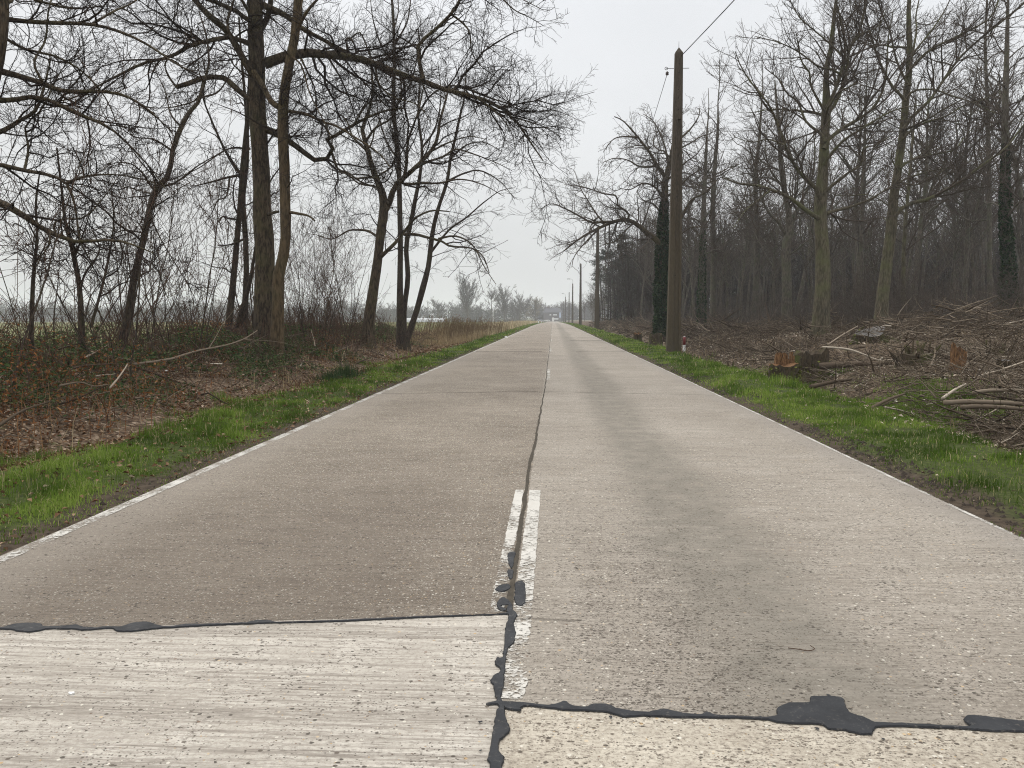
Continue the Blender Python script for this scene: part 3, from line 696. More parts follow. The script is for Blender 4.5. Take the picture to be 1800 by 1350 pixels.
hero('spreading_tree', 'bare tree at the left picture edge, its boughs reaching in from the left',
  [([(-55, 700, 74), (-50, 560, 58), (-48, 450, 52), (-50, 300, 48), (-35, 180, 44), (-12, 90, 38), (-5, 0, 34), (-20, -150, 26), (-40, -300, 14)], 11.5, 12.2)],
  [([(-12, 30), (30, 36), (83, 40), (160, 43), (217, 58), (267, 83), (310, 113), (345, 128)], 12.2, 12.6, 10, 2),
   ([(-30, 118), (20, 130), (77, 147), (113, 160), (200, 163), (253, 187), (300, 230)], 12, 13, 13, 2),
   ([(-30, 178), (20, 176), (60, 170), (90, 178), (150, 205), (200, 230), (260, 290), (290, 330)], 12, 12.8, 11, 1.5),
   ([(-45, 245), (0, 232), (33, 213), (63, 193), (78, 150), (90, 100)], 12, 13, 12, 2),
   ([(-48, 290), (0, 290), (43, 300), (83, 307), (117, 323), (133, 367), (140, 420), (165, 470)], 12, 12, 10, 1.5),
   ([(115, 322), (150, 310), (200, 307), (250, 315), (290, 330)], 12, 11.6, 5, 1),
   ([(-48, 345), (0, 356), (43, 380), (77, 403), (105, 415), (133, 425), (197, 422), (233, 430), (270, 445)], 11.8, 11.6, 16, 2),
   ([(98, 412), (95, 392), (112, 385), (148, 382), (180, 350), (215, 300)], 11.8, 12.5, 5, 1),
   ([(88, 405), (86, 430), (70, 455), (60, 480)], 11.7, 11.4, 4, 1),
   ([(77, 147), (60, 110), (80, 70), (85, 20), (100, -30)], 12.2, 13, 5, 2),
   ([(160, 43), (200, 20), (240, 0), (270, -40)], 12.5, 13, 5, 1.5),
   ([(0, 60), (40, 85), (100, 100), (150, 130), (190, 180), (210, 240), (205, 262)], 12.3, 13.5, 6, 1),
   ([(43, 300), (50, 260), (45, 220), (75, 190), (110, 120), (150, 90)], 12.2, 13.5, 5, 1),
   ([(-10, 0), (30, -10), (80, 5), (130, 15), (180, 10)], 12.2, 13, 8, 2)],
  spec(OAK, dens=(1.4, 1.45, 1.2), size=.74, rm=.75), B_dark, T_dark, extra_limbs=2, xl_len=(2, 3.5), stem_twigs=.2, xz=(5, 8))
dM = 30
hero('fork_oak_tree', 'medium dark oak with leaning trunk and forked crown, right of the ochre trunk',
  [([(647, 572, 21), (656, 511, 18), (664, 456, 16), (669, 411, 16), (675, 367, 16), (672, 340, 13), (656, 300, 10), (647, 267, 9), (642, 250, 8), (637, 225, 7), (650, 190, 5), (655, 150, 4), (650, 90, 2)], dM, dM)],
  [([(676, 372), (683, 360), (694, 328), (711, 311), (733, 292), (756, 267), (769, 244), (772, 217), (780, 189), (790, 150)], dM, dM + .5, 12, 3),
   ([(700, 320), (706, 322), (714, 294), (717, 250), (728, 217), (736, 194), (745, 150)], dM, dM - 1, 7, 2),
   ([(665, 455), (689, 433), (706, 414), (722, 392), (735, 380), (760, 370), (790, 372)], dM, dM - .8, 8, 2),
   ([(710, 412), (730, 412), (750, 417), (778, 425), (792, 433), (828, 436), (850, 452), (860, 480)], dM - .6, dM - 1.5, 6, 1.5),
   ([(770, 420), (800, 415), (830, 430), (852, 470), (872, 500)], dM - 1, dM - 2, 4, 1),
   ([(663, 416), (647, 406), (625, 404), (611, 406), (585, 420), (560, 415)], dM, dM + 1, 5, 1.5),
   ([(672, 340), (660, 328), (630, 322), (610, 305), (590, 300)], dM, dM + 1, 5, 1.5),
   ([(711, 325), (740, 322), (772, 322), (810, 315), (850, 325), (885, 345)], dM, dM - 1, 5, 1),
   ([(730, 296), (750, 285), (780, 275), (800, 262), (830, 270), (870, 285), (900, 300)], dM, dM + 1, 5, 1),
   ([(756, 267), (790, 250), (825, 240), (855, 245)], dM, dM - 1, 4, 1),
   ([(647, 267), (620, 240), (608, 210), (580, 190)], dM, dM + 1.5, 5, 1.5),
   ([(642, 250), (660, 225), (690, 205), (705, 160), (700, 110)], dM, dM - 1.2, 5, 1.5),
   ([(664, 310), (690, 290), (695, 255), (685, 215)], dM, dM - 1.5, 4, 1.5)],
  spec(OAK, dens=(.85, .8, .75), rm=1.1), B_dark, T_dark, stem_twigs=.12, extra_limbs=3, xl_len=(2, 4.5), xz=(4, 10))
dP = 33
BIRCH = [dict(dens=4.2, t0=.2, t1=1, lr=.38, lmin=.5, lmax=2.6, ang=(30, 65), gnarl=.13, K=8, cr=.010, rmin=.007, trop=.0),
         dict(dens=7.5, t0=.15, t1=1, lr=.55, lmin=.35, lmax=1.3, ang=(25, 60), gnarl=.12, K=6, cr=.007, rmin=.0042, trop=-.08),
         dict(dens=10.0, t0=.1, t1=1, lr=.6, lmin=.2, lmax=.7, ang=(20, 50), gnarl=.12, K=4, cr=.006, rmin=.0033, trop=-.12)]
hero('birch_tree', 'cluster of three slender stems from one foot beside the reeds, fine drooping twigs',
  [([(705, 598, 17), (703, 517, 11), (704, 433, 9), (703, 378, 9), (700, 278, 8), (692, 194, 7), (693, 111, 6), (692, 42, 5), (689, 0, 4), (686, -60, 2)], dP, dP),
   ([(709, 590, 13), (710, 545, 10), (717, 489, 9), (714, 433, 8), (722, 392, 8), (731, 345, 7), (738, 310, 6), (742, 260, 5), (735, 200, 4), (740, 120, 3), (735, 50, 2)], dP + .3, dP + .6),
   ([(715, 598, 12), (731, 550, 10), (742, 511, 11), (753, 469, 9), (756, 444, 9), (760, 411, 8), (767, 378, 7), (775, 352, 6), (786, 319, 6), (792, 278, 5), (800, 244, 5), (808, 206, 4), (815, 178, 3), (820, 120, 2)], dP - .2, dP - .4)],
  [([(757, 444), (778, 417), (794, 400), (819, 383), (844, 361), (858, 350), (880, 335), (905, 330)], dP - .3, dP - 1, 5, 1),
   ([(700, 280), (680, 250), (665, 200), (660, 140)], dP, dP + 1, 4, 1),
   ([(692, 190), (720, 150), (735, 90), (740, 30)], dP, dP - 1, 4, 1),
   ([(693, 110), (670, 80), (655, 30), (650, -20)], dP, dP - 1, 4, 1),
   ([(693, 80), (715, 40), (722, 0), (730, -40)], dP, dP + .5, 4, 1),
   ([(742, 260), (765, 225), (775, 170), (770, 110)], dP + .5, dP + 1, 4, 1),
   ([(792, 278), (820, 255), (850, 250), (880, 265)], dP - .4, dP - 1, 4, 1),
   ([(786, 319), (815, 305), (845, 300), (880, 320), (905, 350)], dP - .4, dP + .5, 4, 1),
   ([(735, 200), (760, 165), (800, 150), (835, 175), (850, 210)], dP + .5, dP, 4, 1),
   ([(690, 60), (700, 20), (698, -20)], dP, dP + 1, 3, 1)],
  spec(BIRCH, dens=(.85, .8, .8)), B_slim, T_dark, extra_limbs=9, xl_len=(1.5, 3), xz=(5, 13))
for label, pts, limbs, d in (
  ('reddish young tree near the left edge, standing in the brambles', [(55, 590, 8), (58, 500, 7), (65, 417, 5), (63, 360, 4), (70, 300, 2)], [([(58, 470), (80, 430), (95, 380)], 3, 1), ([(64, 420), (45, 380), (35, 340)], 3, 1)], 12.5),
  ('bushy clump of dark stems between the left edge and the leaning trunk', [(143, 578, 11), (140, 510, 9), (130, 450, 8), (115, 390, 6), (108, 330, 4), (100, 260, 3)], [([(141, 510), (150, 480), (175, 440), (160, 400)], 5, 2), ([(160, 575), (175, 520), (190, 460), (200, 390), (195, 330)], 6, 2), ([(138, 500), (125, 440), (122, 380), (130, 300)], 4, 1), ([(150, 560), (160, 520), (190, 480)], 3, 1), ([(132, 450), (150, 400), (165, 350)], 4, 1)], 15)):
    hero('young_tree', label, [(pts, d, d + .3)], [(p, d, d + (rng.random() - .5) * 2, a, b) for p, a, b in limbs], spec(OAK, dens=(1.4, 1.2, 1.0), size=.6, rm=.8), B_slim, T_red if 'reddish' in label else T_dark, extra_limbs=3, xl_len=(.8, 1.6), xz=(1, 5), S=8)

# thickets of thin saplings: a few kinds, copied
def sapling(seed, h, nst, sp, r0=.018):
    g = np.random.default_rng(seed); tr, cr = MB(), MB(); Ps, Rs = [], []
    for k in range(nst):
        b = np.array([g.normal() * .12, g.normal() * .12, -.15]); d = np.array([g.normal() * .22, g.normal() * .22, 1.0]); C = [b]; hh = h * (.6 + .4 * g.random())
        for m in range(11):
            d = d + g.normal(size=3) * .07; d[2] = max(d[2], .4); d /= np.linalg.norm(d); C.append(C[-1] + d * hh / 11)
        Ps.append(C); Rs.append(np.maximum(r0 * (.6 + .6 * g.random()) * (1 - np.linspace(0, 1, 12)) ** .8, .005))
    P, R = np.array(Ps), np.array(Rs); tubes(tr, P, R, 6)
    twigs(cr, P, R, sp, (4, 3, 3), r=g); return tr, cr
SAP = [dict(dens=2.6, t0=.2, t1=1, lr=.35, lmin=.35, lmax=1.8, ang=(20, 50), gnarl=.13, K=7, cr=.008, rmin=.005, trop=.06),
       dict(dens=3.4, t0=.15, t1=1, lr=.55, lmin=.25, lmax=1.0, ang=(25, 55), gnarl=.16, K=5, cr=.006, rmin=.0036, trop=.03),
       dict(dens=2.5, t0=.1, t1=1, lr=.6, lmin=.12, lmax=.45, ang=(25, 55), gnarl=.12, K=4, cr=.006, rmin=.003)]
saps = []
for k, (h, n) in enumerate([(5.2, 3), (6.5, 4), (4.2, 3), (7.6, 3), (3.4, 5), (8.5, 2)]):
    saps.append(sapling(50 + k, h, n, SAP))
def place_saplings(kind, spots, label, group, tm, scale=(.8, 1.2), name='sapling'):
    protos = {}
    for (x, y) in spots:
        k = int(rng.integers(len(saps)))
        z = float(zg(x, y)); s = scale[0] + (scale[1] - scale[0]) * rng.random()
        if k not in protos:
            tr, cr = saps[k]; o = finish(name, label, (0, 0, 0), tr, cr, B_slim, tm, 'sapling', group); protos[k] = o
        else: o = copy_tree(protos[k])
        o.location = (x, y, z); o.scale = (s, s, s); o.rotation_euler = (0, 0, rng.random() * 6.28)
sp_l = [(x, y) for x, y in [(px_, d) for d in np.linspace(9, 40, 50) for px_ in [-6.6 - 5.5 * rng.random() - .12 * (d - 9)]]]
place_saplings('l', sp_l, 'thin bare sapling in the thicket on the left bank', 'saplings on the left bank', T_red)
sp_m = [at(px, 560, d)[:2] for px, d in [(545, 25), (560, 27), (572, 24.5), (585, 29), (598, 26), (610, 30), (622, 28), (530, 30), (555, 33), (590, 35), (632, 34), (520, 26)]]
place_saplings('m', sp_m, 'thin reddish sapling between the ochre trunk and the forked oak', 'saplings between the ochre trunk and the forked oak', T_red, (.8, 1.15))
# ------------------------------------------------------------------ leaves and blades
def leaf_mesh(mb, pos, size, nrm_tilt=.6, asp=.55, fold=.25, var=None, r=None, up=None):
    g = r or rng; N = len(pos)
    az = g.random(N) * 6.283; ti = g.normal(size=N) * nrm_tilt
    a = np.stack([np.cos(az), np.sin(az), np.zeros(N)], 1)
    b = np.stack([-np.sin(az) * np.cos(ti), np.cos(az) * np.cos(ti), np.sin(ti)], 1)
    pit = (g.normal(size=N) * nrm_tilt * .7)[:, None]; a = norm(a * np.cos(pit) + np.array([0, 0, 1.0]) * np.sin(pit))
    n = np.cross(a, b); s = np.broadcast_to(np.asarray(size, float), (N,))[:, None]
    V = np.stack([pos - a * s * .5, pos + b * s * asp * .5 + n * s * fold * .5, pos + a * s * .5 + n * s * fold * .3 * g.normal(size=(N, 1)), pos - b * s * asp * .5 + n * s * fold * .5], 1)
    i = np.arange(N)[:, None] * 4
    f = np.concatenate([i + [[0, 1, 3]], i + [[1, 2, 3]]]) if False else np.stack([i + np.array([[0, 2, 1]]), i + np.array([[0, 3, 2]])], 1).reshape(-1, 3)
    vv = None if var is None else np.repeat(np.broadcast_to(var, (N,)), 4)
    mb.add(V.reshape(-1, 3), f, vv); return mb
def blades(mb, pos, h, w, lean=.5, var=None, r=None, curl=.6):
    g = r or rng; N = len(pos)
    az = g.random(N) * 6.283; face = az + 1.57 + g.normal(size=N) * .6
    h = np.broadcast_to(h, (N,))[:, None]; w = np.broadcast_to(w, (N,))[:, None]
    le = np.abs(g.normal(size=N) * lean)[:, None]
    o = np.stack([np.cos(az), np.sin(az), np.zeros(N)], 1); s = np.stack([np.cos(face), np.sin(face), np.zeros(N)], 1); z = np.array([0, 0, 1.0])
    m = pos + z * h * .55 * np.cos(le * .6) + o * h * .45 * np.sin(le * .7)
    tip = m + z * h * .45 * np.cos(le * (1 + curl)) + o * h * .55 * np.sin(le * (1 + curl))
    V = np.stack([pos - s * w * .5, pos + s * w * .5, m - s * w * .38, m + s * w * .38, tip], 1)
    i = np.arange(N)[:, None] * 5
    mb.add(V.reshape(-1, 3), (np.stack([i + np.array([[0, 1, 3]]), i + np.array([[0, 3, 2]]), i + np.array([[2, 3, 4]])], 1)).reshape(-1, 3), None if var is None else np.repeat(np.broadcast_to(var, (N,)), 5)); return mb
def scatter(n, x0, x1, y0, y1, keep=None, ypow=1.0):
    x = x0 + (x1 - x0) * rng.random(n); y = y0 + (y1 - y0) * rng.random(n) ** ypow
    if keep is not None: k = rng.random(n) < keep(x, y); x, y = x[k], y[k]
    return np.stack([x, y, zg(x, y)], 1)
def var_leaf(name, stops, tr=.35):
    t = NT(name); return t.leaf(t.ramp(t.attr(), stops), tr)
M_grass = var_leaf('grass_blades', [(0, (.036, .062, .012)), (.3, (.075, .125, .019)), (.6, (.140, .215, .034)), (.89, (.25, .33, .070)), (.94, (.30, .27, .12)), (1, (.44, .37, .22))], .4)
M_straw = var_leaf('dry_grass_blades', [(0, (.15, .105, .06)), (.4, (.28, .21, .12)), (.7, (.42, .33, .20)), (.92, (.58, .48, .32)), (1, (.12, .15, .04))], .3)
M_litter = var_leaf('dead_leaves', [(0, (.065, .037, .022)), (.4, (.150, .086, .048)), (.7, (.25, .16, .098)), (.9, (.38, .28, .19)), (1, (.52, .42, .32))], .15)
M_chips = var_leaf('chips_and_leaves', [(0, (.050, .038, .026)), (.35, (.16, .12, .084)), (.65, (.32, .26, .19)), (.9, (.52, .44, .34)), (1, (.70, .64, .54))], .1)
M_bramble = var_leaf('bramble_leaves', [(0, (.026, .044, .017)), (.5, (.055, .088, .032)), (.8, (.100, .130, .055)), (.93, (.16, .165, .05)), (1, (.15, .055, .03))], .2)
M_bracken = var_leaf('dead_bracken_fronds', [(0, (.090, .034, .015)), (.5, (.19, .078, .032)), (.85, (.29, .145, .062)), (1, (.40, .27, .14))], .25)
M_ivy = var_leaf('ivy_leaves', [(0, (.012, .026, .012)), (.6, (.026, .048, .022)), (1, (.055, .085, .035))], .1)
M_pine = var_leaf('pine_needles', [(0, (.016, .026, .016)), (1, (.045, .062, .036))], .1)
M_ever = var_leaf('dark_far_foliage', [(0, (.022, .024, .016)), (.6, (.048, .046, .032)), (1, (.075, .072, .050))], .1)

def ivy_on(z0, z1, n=9000, size=.09, thick=.10):
    def f(SP):
        mb = MB(); P, R = SP[0]
        zz = z0 + (z1 - z0) * rng.random(n) ** 2.0
        c = np.stack([np.interp(zz, P[:, 2], P[:, k]) for k in range(3)], 1); c[:, 2] = zz; rr = np.interp(zz, P[:, 2], R)
        a = rng.random(n) * 6.283; lump = .5 + fbm(a * 1.2 + 10, zz * 1.5, 1, 3)
        u = (zz - z0) / (z1 - z0); d = rr * .95 + thick * 2.4 * lump ** 2 * rng.random(n) * (1.05 - u); zz = zz + (lump - .5) * 2.2 * u
        p = c + np.stack([np.cos(a) * d, np.sin(a) * d, np.zeros(n)], 1)
        leaf_mesh(mb, p, size * (.6 + .8 * rng.random(n)), .9, .9, .15, rng.random(n))
        return ('ivy', mb, M_ivy)
    return f

# ------------------------------------------------------------------ trees on the right
dR = 31
ROAK = spec(OAK, dens=(1.0, .85, .65), rm=1.4, trop=.07, flat=.2, gnarl=.15)
hero('oak_tree', 'tallest oak behind the clearing, straight green grey trunk with many rising boughs',
  [([(1443, 562, 29), (1446, 500, 25), (1446, 450, 23), (1443, 400, 21), (1442, 361, 20), (1445, 320, 18), (1448, 278, 16), (1450, 230, 15), (1453, 185, 14), (1452, 150, 10), (1453, 120, 9), (1461, 85, 8), (1464, 50, 7), (1470, 0, 5), (1476, -60, 4), (1480, -140, 2)], dR, dR + .5)],
  [([(1453, 190), (1467, 161), (1480, 122), (1486, 83), (1478, 36), (1469, 0), (1462, -60)], dR, dR - .8, 9, 3),
   ([(1455, 200), (1472, 175), (1486, 136), (1494, 83), (1511, 55), (1522, 0), (1528, -70)], dR, dR + 1, 9, 3),
   ([(1442, 350), (1433, 330), (1405, 303), (1390, 278), (1380, 255), (1364, 211), (1350, 182), (1328, 155), (1305, 122), (1292, 90)], dR, dR - 1.5, 11, 2),
   ([(1441, 385), (1420, 372), (1392, 350), (1372, 340), (1355, 333), (1325, 325), (1300, 323), (1270, 312)], dR, dR - 1.5, 12, 3),
   ([(1450, 250), (1444, 236), (1417, 214), (1403, 180), (1383, 164), (1370, 140), (1345, 120)], dR, dR + 1, 8, 2),
   ([(1453, 200), (1444, 186), (1425, 150), (1423, 128), (1408, 105), (1400, 60)], dR, dR - 1.5, 7, 2),
   ([(1486, 136), (1462, 122), (1439, 117), (1405, 92), (1370, 75), (1328, 64)], dR - .2, dR - 1, 6, 1.5),
   ([(1482, 100), (1460, 78), (1444, 64), (1411, 36), (1397, 17), (1385, -10)], dR - .4, dR + .5, 5, 1.5),
   ([(1449, 262), (1455, 247), (1478, 228), (1511, 208), (1533, 192), (1550, 164), (1558, 128), (1561, 70), (1570, 20)], dR, dR + 1.2, 10, 2),
   ([(1448, 290), (1455, 278), (1483, 247), (1522, 222), (1558, 200), (1589, 189), (1620, 185)], dR, dR - 1.5, 8, 2),
   ([(1444, 345), (1455, 333), (1492, 303), (1514, 289), (1517, 261), (1540, 255), (1570, 235)], dR, dR - 1, 8, 2),
   ([(1442, 385), (1455, 374), (1494, 364), (1530, 350), (1564, 330), (1600, 322)], dR, dR + 1, 9, 2),
   ([(1355, 333), (1335, 350), (1310, 370), (1290, 400)], dR - 1, dR - 2, 4, 1),
   ([(1380, 255), (1350, 245), (1320, 250), (1290, 240)], dR - 1, dR, 4, 1),
   ([(1494, 83), (1515, 60), (1545, 45), (1560, 10)], dR + .5, dR, 4, 1)],
  ROAK, B_green, T_grey, extra_limbs=2, xl_len=(3, 5), xz=(7, 12), stem_twigs=.1, lw=.74)
dT = 33
hero('beech_tree', 'tall smooth trunk tilting to the right, second large tree behind the clearing',
  [([(1549, 552, 22), (1553, 510, 19), (1558, 467, 18), (1567, 400, 17), (1571, 350, 15), (1578, 300, 13), (1586, 242, 12), (1592, 178, 11), (1597, 139, 10), (1599, 83, 9), (1597, 28, 7), (1600, -30, 5), (1605, -120, 3)], dT, dT + .5)],
  [([(1592, 178), (1589, 172), (1569, 153), (1547, 111), (1536, 78), (1522, 28), (1517, -20), (1505, -70)], dT, dT - 1, 7, 2),
   ([(1597, 150), (1592, 142), (1575, 103), (1564, 55), (1547, 14), (1540, -40)], dT, dT + 1, 6, 2),
   ([(1588, 228), (1594, 214), (1633, 178), (1667, 128), (1694, 94), (1728, 64), (1765, 35), (1800, 5), (1840, -30)], dT, dT + 1, 8, 2),
   ([(1588, 245), (1594, 236), (1622, 217), (1661, 205), (1694, 186), (1728, 175), (1760, 160)], dT, dT - 1.5, 6, 1.5),
   ([(1598, 135), (1600, 122), (1633, 89), (1660, 75), (1689, 61), (1739, 33), (1756, 0), (1775, -40)], dT, dT - .8, 7, 2),
   ([(1594, 172), (1600, 164), (1614, 158), (1644, 158), (1683, 172), (1717, 183), (1750, 200)], dT, dT - 1.5, 5, 1.5),
   ([(1571, 382), (1578, 372), (1600, 358), (1633, 350), (1660, 335), (1689, 319), (1717, 297), (1745, 278), (1772, 256), (1800, 219), (1840, 190)], dT, dT - 1.5, 10, 3),
   ([(1582, 296), (1589, 289), (1610, 278), (1633, 272), (1675, 264), (1697, 239), (1720, 215)], dT, dT + 1, 6, 1.5),
   ([(1575, 330), (1590, 315), (1640, 300), (1690, 290), (1730, 270)], dT, dT + 1.5, 5, 1.5),
   ([(1599, 122), (1611, 55), (1610, 28), (1622, -30)], dT, dT + 1, 6, 2),
   ([(1578, 300), (1570, 285), (1567, 272), (1572, 255)], dT, dT - .5, 4, 1),
   ([(1600, 100), (1640, 50), (1665, 10), (1680, -30)], dT, dT + .5, 5, 1.5),
   ([(1580, 320), (1610, 325), (1645, 308), (1660, 298)], dT, dT - 1, 4, 1),
   ([(1572, 370), (1545, 350), (1520, 342), (1490, 345)], dT, dT + 1, 4, 1)],
  ROAK, B_green, T_grey, extra_limbs=2, xl_len=(3, 5), xz=(8, 13), stem_twigs=.1, lw=.76)
d3 = 43
hero('oak_tree', 'slimmer grey oak forking low, just left of the tall straight oak',
  [([(1383, 560, 18), (1383, 500, 16), (1382, 433, 15), (1388, 405, 14), (1386, 370, 10), (1378, 330, 9), (1372, 280, 7), (1370, 230, 6), (1365, 180, 4), (1362, 140, 2)], d3, d3)],
  [([(1388, 405), (1396, 385), (1408, 355), (1425, 320), (1432, 280), (1430, 230)], d3, d3 + 1, 10, 2),
   ([(1382, 415), (1368, 390), (1352, 375), (1338, 345), (1330, 300), (1318, 260)], d3, d3 - 1, 8, 2),
   ([(1378, 330), (1355, 300), (1345, 260), (1350, 210)], d3, d3 + 1, 5, 1.5),
   ([(1384, 450), (1400, 440), (1425, 420), (1450, 418)], d3, d3 - 1.5, 5, 1.5),
   ([(1386, 370), (1400, 340), (1402, 300), (1395, 250)], d3, d3 - 1.5, 5, 1.5)],
  ROAK, B_grey, T_grey, extra_limbs=6, xl_len=(3, 5.5), xz=(4.5, 12), lw=.8)
d4 = 48
hero('ivy_oak_tree', 'ivy covered oak left of the nearest pole, its low bough arching towards the road',
  [([(1168, 572, 22), (1166, 530, 20), (1164, 489, 19), (1164, 428, 18), (1166, 378, 14), (1169, 340, 12), (1169, 318, 11), (1176, 295, 9), (1185, 250, 7), (1192, 215, 4), (1198, 180, 2)], d4, d4)],
  [([(1163, 440), (1158, 425), (1139, 411), (1119, 394), (1100, 386), (1078, 390), (1055, 400), (1033, 411), (1011, 425), (990, 442)], d4, d4 - 1.5, 14, 2),
   ([(1078, 390), (1060, 390), (1040, 391), (1019, 380), (994, 367), (969, 358), (950, 368)], d4 - 1, d4 - 1, 6, 1.5),
   ([(1103, 387), (1105, 375), (1085, 360), (1085, 345), (1060, 340), (1030, 330), (1000, 325)], d4 - .8, d4 - 2, 5, 1.5),
   ([(1065, 396), (1050, 378), (1035, 355), (1020, 330), (1010, 300)], d4 - 1, d4 + 1, 4, 1),
   ([(1055, 400), (1030, 425), (1010, 450), (1005, 470)], d4 - 1.2, d4 - 2, 4, 1),
   ([(1115, 390), (1095, 410), (1080, 425), (1060, 430)], d4 - .5, d4 - 2, 4, 1),
   ([(1169, 320), (1166, 305), (1155, 292), (1148, 278), (1139, 264), (1122, 242), (1110, 228), (1095, 212), (1080, 205)], d4, d4 - 1, 9, 2),
   ([(1155, 292), (1125, 293), (1105, 282), (1080, 278), (1062, 285)], d4 - .3, d4 - 2, 5, 1),
   ([(1122, 242), (1100, 240), (1078, 245), (1060, 268)], d4 - .7, d4, 4, 1),
   ([(1166, 345), (1150, 328), (1130, 322), (1108, 333), (1085, 330)], d4, d4 - 2, 5, 1),
   ([(1165, 380), (1150, 360), (1128, 350), (1120, 335)], d4, d4 + 1, 5, 1),
   ([(1176, 295), (1168, 255), (1150, 215), (1130, 200)], d4, d4 + 1.5, 5, 1),
   ([(1168, 420), (1182, 405), (1200, 378), (1215, 352), (1240, 338), (1262, 315)], d4, d4 + 1, 10, 2),
   ([(1172, 345), (1190, 335), (1210, 312), (1240, 292)], d4, d4 - 1, 6, 1.5),
   ([(1183, 260), (1200, 240), (1215, 225), (1228, 205), (1230, 190)], d4, d4 + .5, 6, 1.5),
   ([(1168, 405), (1190, 415), (1215, 400), (1245, 400)], d4, d4 - 2, 4, 1)],
  spec(OAK, dens=(1.0, .9, .6), rm=1.7), B_dark, T_grey, extra_limbs=8, xl_len=(3, 5), xz=(6, 12), lw=.85, ivy=ivy_on(.3, 8.5, 15000, .13, .14))
def simple(name, label, pts, d, limbs=8, xz=(5, 12), ivy=None, bm=None, grp=None, xl=(2.5, 4.5)):
    pts = list(pts) + [(pts[-1][0] + 3, pts[-1][1] - 38, 1.6), (pts[-1][0] + 2, pts[-1][1] - 75, .8)]
    hero(name, label, [(pts, d, d)], [], spec(ROAK, dens=(.9, .8, .5), rm=1.25), bm or B_grey, T_grey, group=grp, extra_limbs=limbs, xl_len=xl, xz=xz, ivy=ivy, stem_twigs=.9, S=10)
simple('forest_tree', 'straight forest trunk with ivy round its lower half, just right of the nearest pole', [(1233, 558, 13), (1233, 528, 12), (1235, 455, 10), (1236, 390, 9), (1240, 300, 6), (1243, 230, 3)], 55, 10, (5, 12), ivy_on(.3, 7.5, 2600, .12, .06))
simple('forest_tree', 'bare forest trunk without ivy, right beside the ivy wrapped trunk by the pole', [(1253, 556, 11), (1255, 442, 10), (1253, 378, 9), (1256, 300, 7), (1262, 230, 4), (1262, 180, 2)], 58, 10, (6, 14))
simple('forest_tree', 'dark ivy clad trunk near the right edge of the picture', [(1770, 560, 19), (1773, 467, 16), (1767, 400, 14), (1767, 278, 11), (1767, 194, 10), (1770, 80, 7), (1772, 0, 4)], 40, 8, (6, 15), ivy_on(.3, 10, 8000, .12, .10))
simple('forest_tree', 'tall slim bare trunk left of the ivy clad trunk near the right edge', [(1741, 560, 9), (1739, 450, 8), (1739, 333, 7), (1736, 194, 6), (1732, 83, 4), (1735, 0, 3)], 47, 9, (7, 16))
simple('forest_tree', 'slim trunk between the tall straight oak and the tilting tree', [(1512, 556, 9), (1514, 450, 8), (1517, 350, 7), (1520, 250, 5), (1522, 170, 3)], 50, 9, (6, 14))
simple('forest_tree', 'pale slim trunk just right of the tilting tree', [(1588, 560, 8), (1588, 480, 7), (1591, 400, 6), (1600, 300, 5), (1606, 220, 3)], 42, 6, (5, 11), None, B_green)
simple('forest_tree', 'bare grey trunk just left of the low forking grey oak', [(1328, 558, 12), (1330, 470, 11), (1331, 400, 9), (1328, 320, 7), (1335, 240, 5), (1338, 190, 3)], 60, 10, (6, 14))

# the wood behind: a few kinds of slender forest tree, copied
def forest_proto(seed, h, r0, nl, lo=.35):
    g = np.random.default_rng(seed); tr, cr = MB(), MB()
    d = np.array([g.normal() * .05, g.normal() * .05, 1.0]); C = [np.array([0, 0, -.3])]
    for m in range(19):
        d = d + g.normal(size=3) * .035; d[2] = max(d[2], .8); d /= np.linalg.norm(d); C.append(C[-1] + d * h / 19)
    C = np.array(C); R = np.maximum(r0 * (1 - np.linspace(0, 1, 20)) ** .75, .012); R[0] *= 1.35
    tubes(tr, C, R, 9, rough=.12)
    lim = dict(dens=nl / (h * (1 - lo)), t0=lo, t1=1, lr=.42, lmin=1.0, lmax=6.0, ang=(25, 58), gnarl=.13, K=10, cr=.014, rmin=.012, trop=.05)
    P, R2 = grow(C[None], R[None], r=g, **lim); tubes(tr, P, R2, 6)
    a = dict(dens=2.4, t0=.1, t1=1, lr=.45, lmin=.5, lmax=1.9, ang=(28, 60), gnarl=.16, K=6, cr=.010, rmin=.009, trop=.05)
    P, R2 = grow(P, R2, r=g, **a); tubes(cr, P, R2, 4)
    b = dict(dens=4.0, t0=.1, t1=1, lr=.6, lmin=.25, lmax=.9, ang=(28, 60), gnarl=.16, K=4, cr=.008, rmin=.0065, trop=.03)
    P, R2 = grow(P, R2, r=g, **b); tubes(cr, P, R2, 3)
    return tr, cr
FT = [forest_proto(200 + k, h, r, n, lo) for k, (h, r, n, lo) in enumerate([(15, .16, 22, .4), (13.5, .12, 20, .35), (16, .19, 24, .45), (12, .10, 18, .3), (14.5, .14, 22, .4), (11, .09, 18, .25)])]
def plant_forest(spots, label, group, kinds=range(6), sc=(.85, 1.12), bm=None, name='forest_tree'):
    pro = {}
    for x, y in spots:
        k = int(rng.choice(list(kinds)))
        if k not in pro: o = pro[k] = finish(name, label, (0, 0, 0), FT[k][0], FT[k][1], bm or B_grey, T_grey, 'tree', group)
        else: o = copy_tree(pro[k])
        s = (sc[0] + (sc[1] - sc[0]) * rng.random()) * np.interp(x / y, [.15, .3, .5], [.76, .90, 1.10])
        o.location = (x, y, float(zg(x, y))); o.scale = (s, s, s); o.rotation_euler = (0, 0, rng.random() * 6.28)
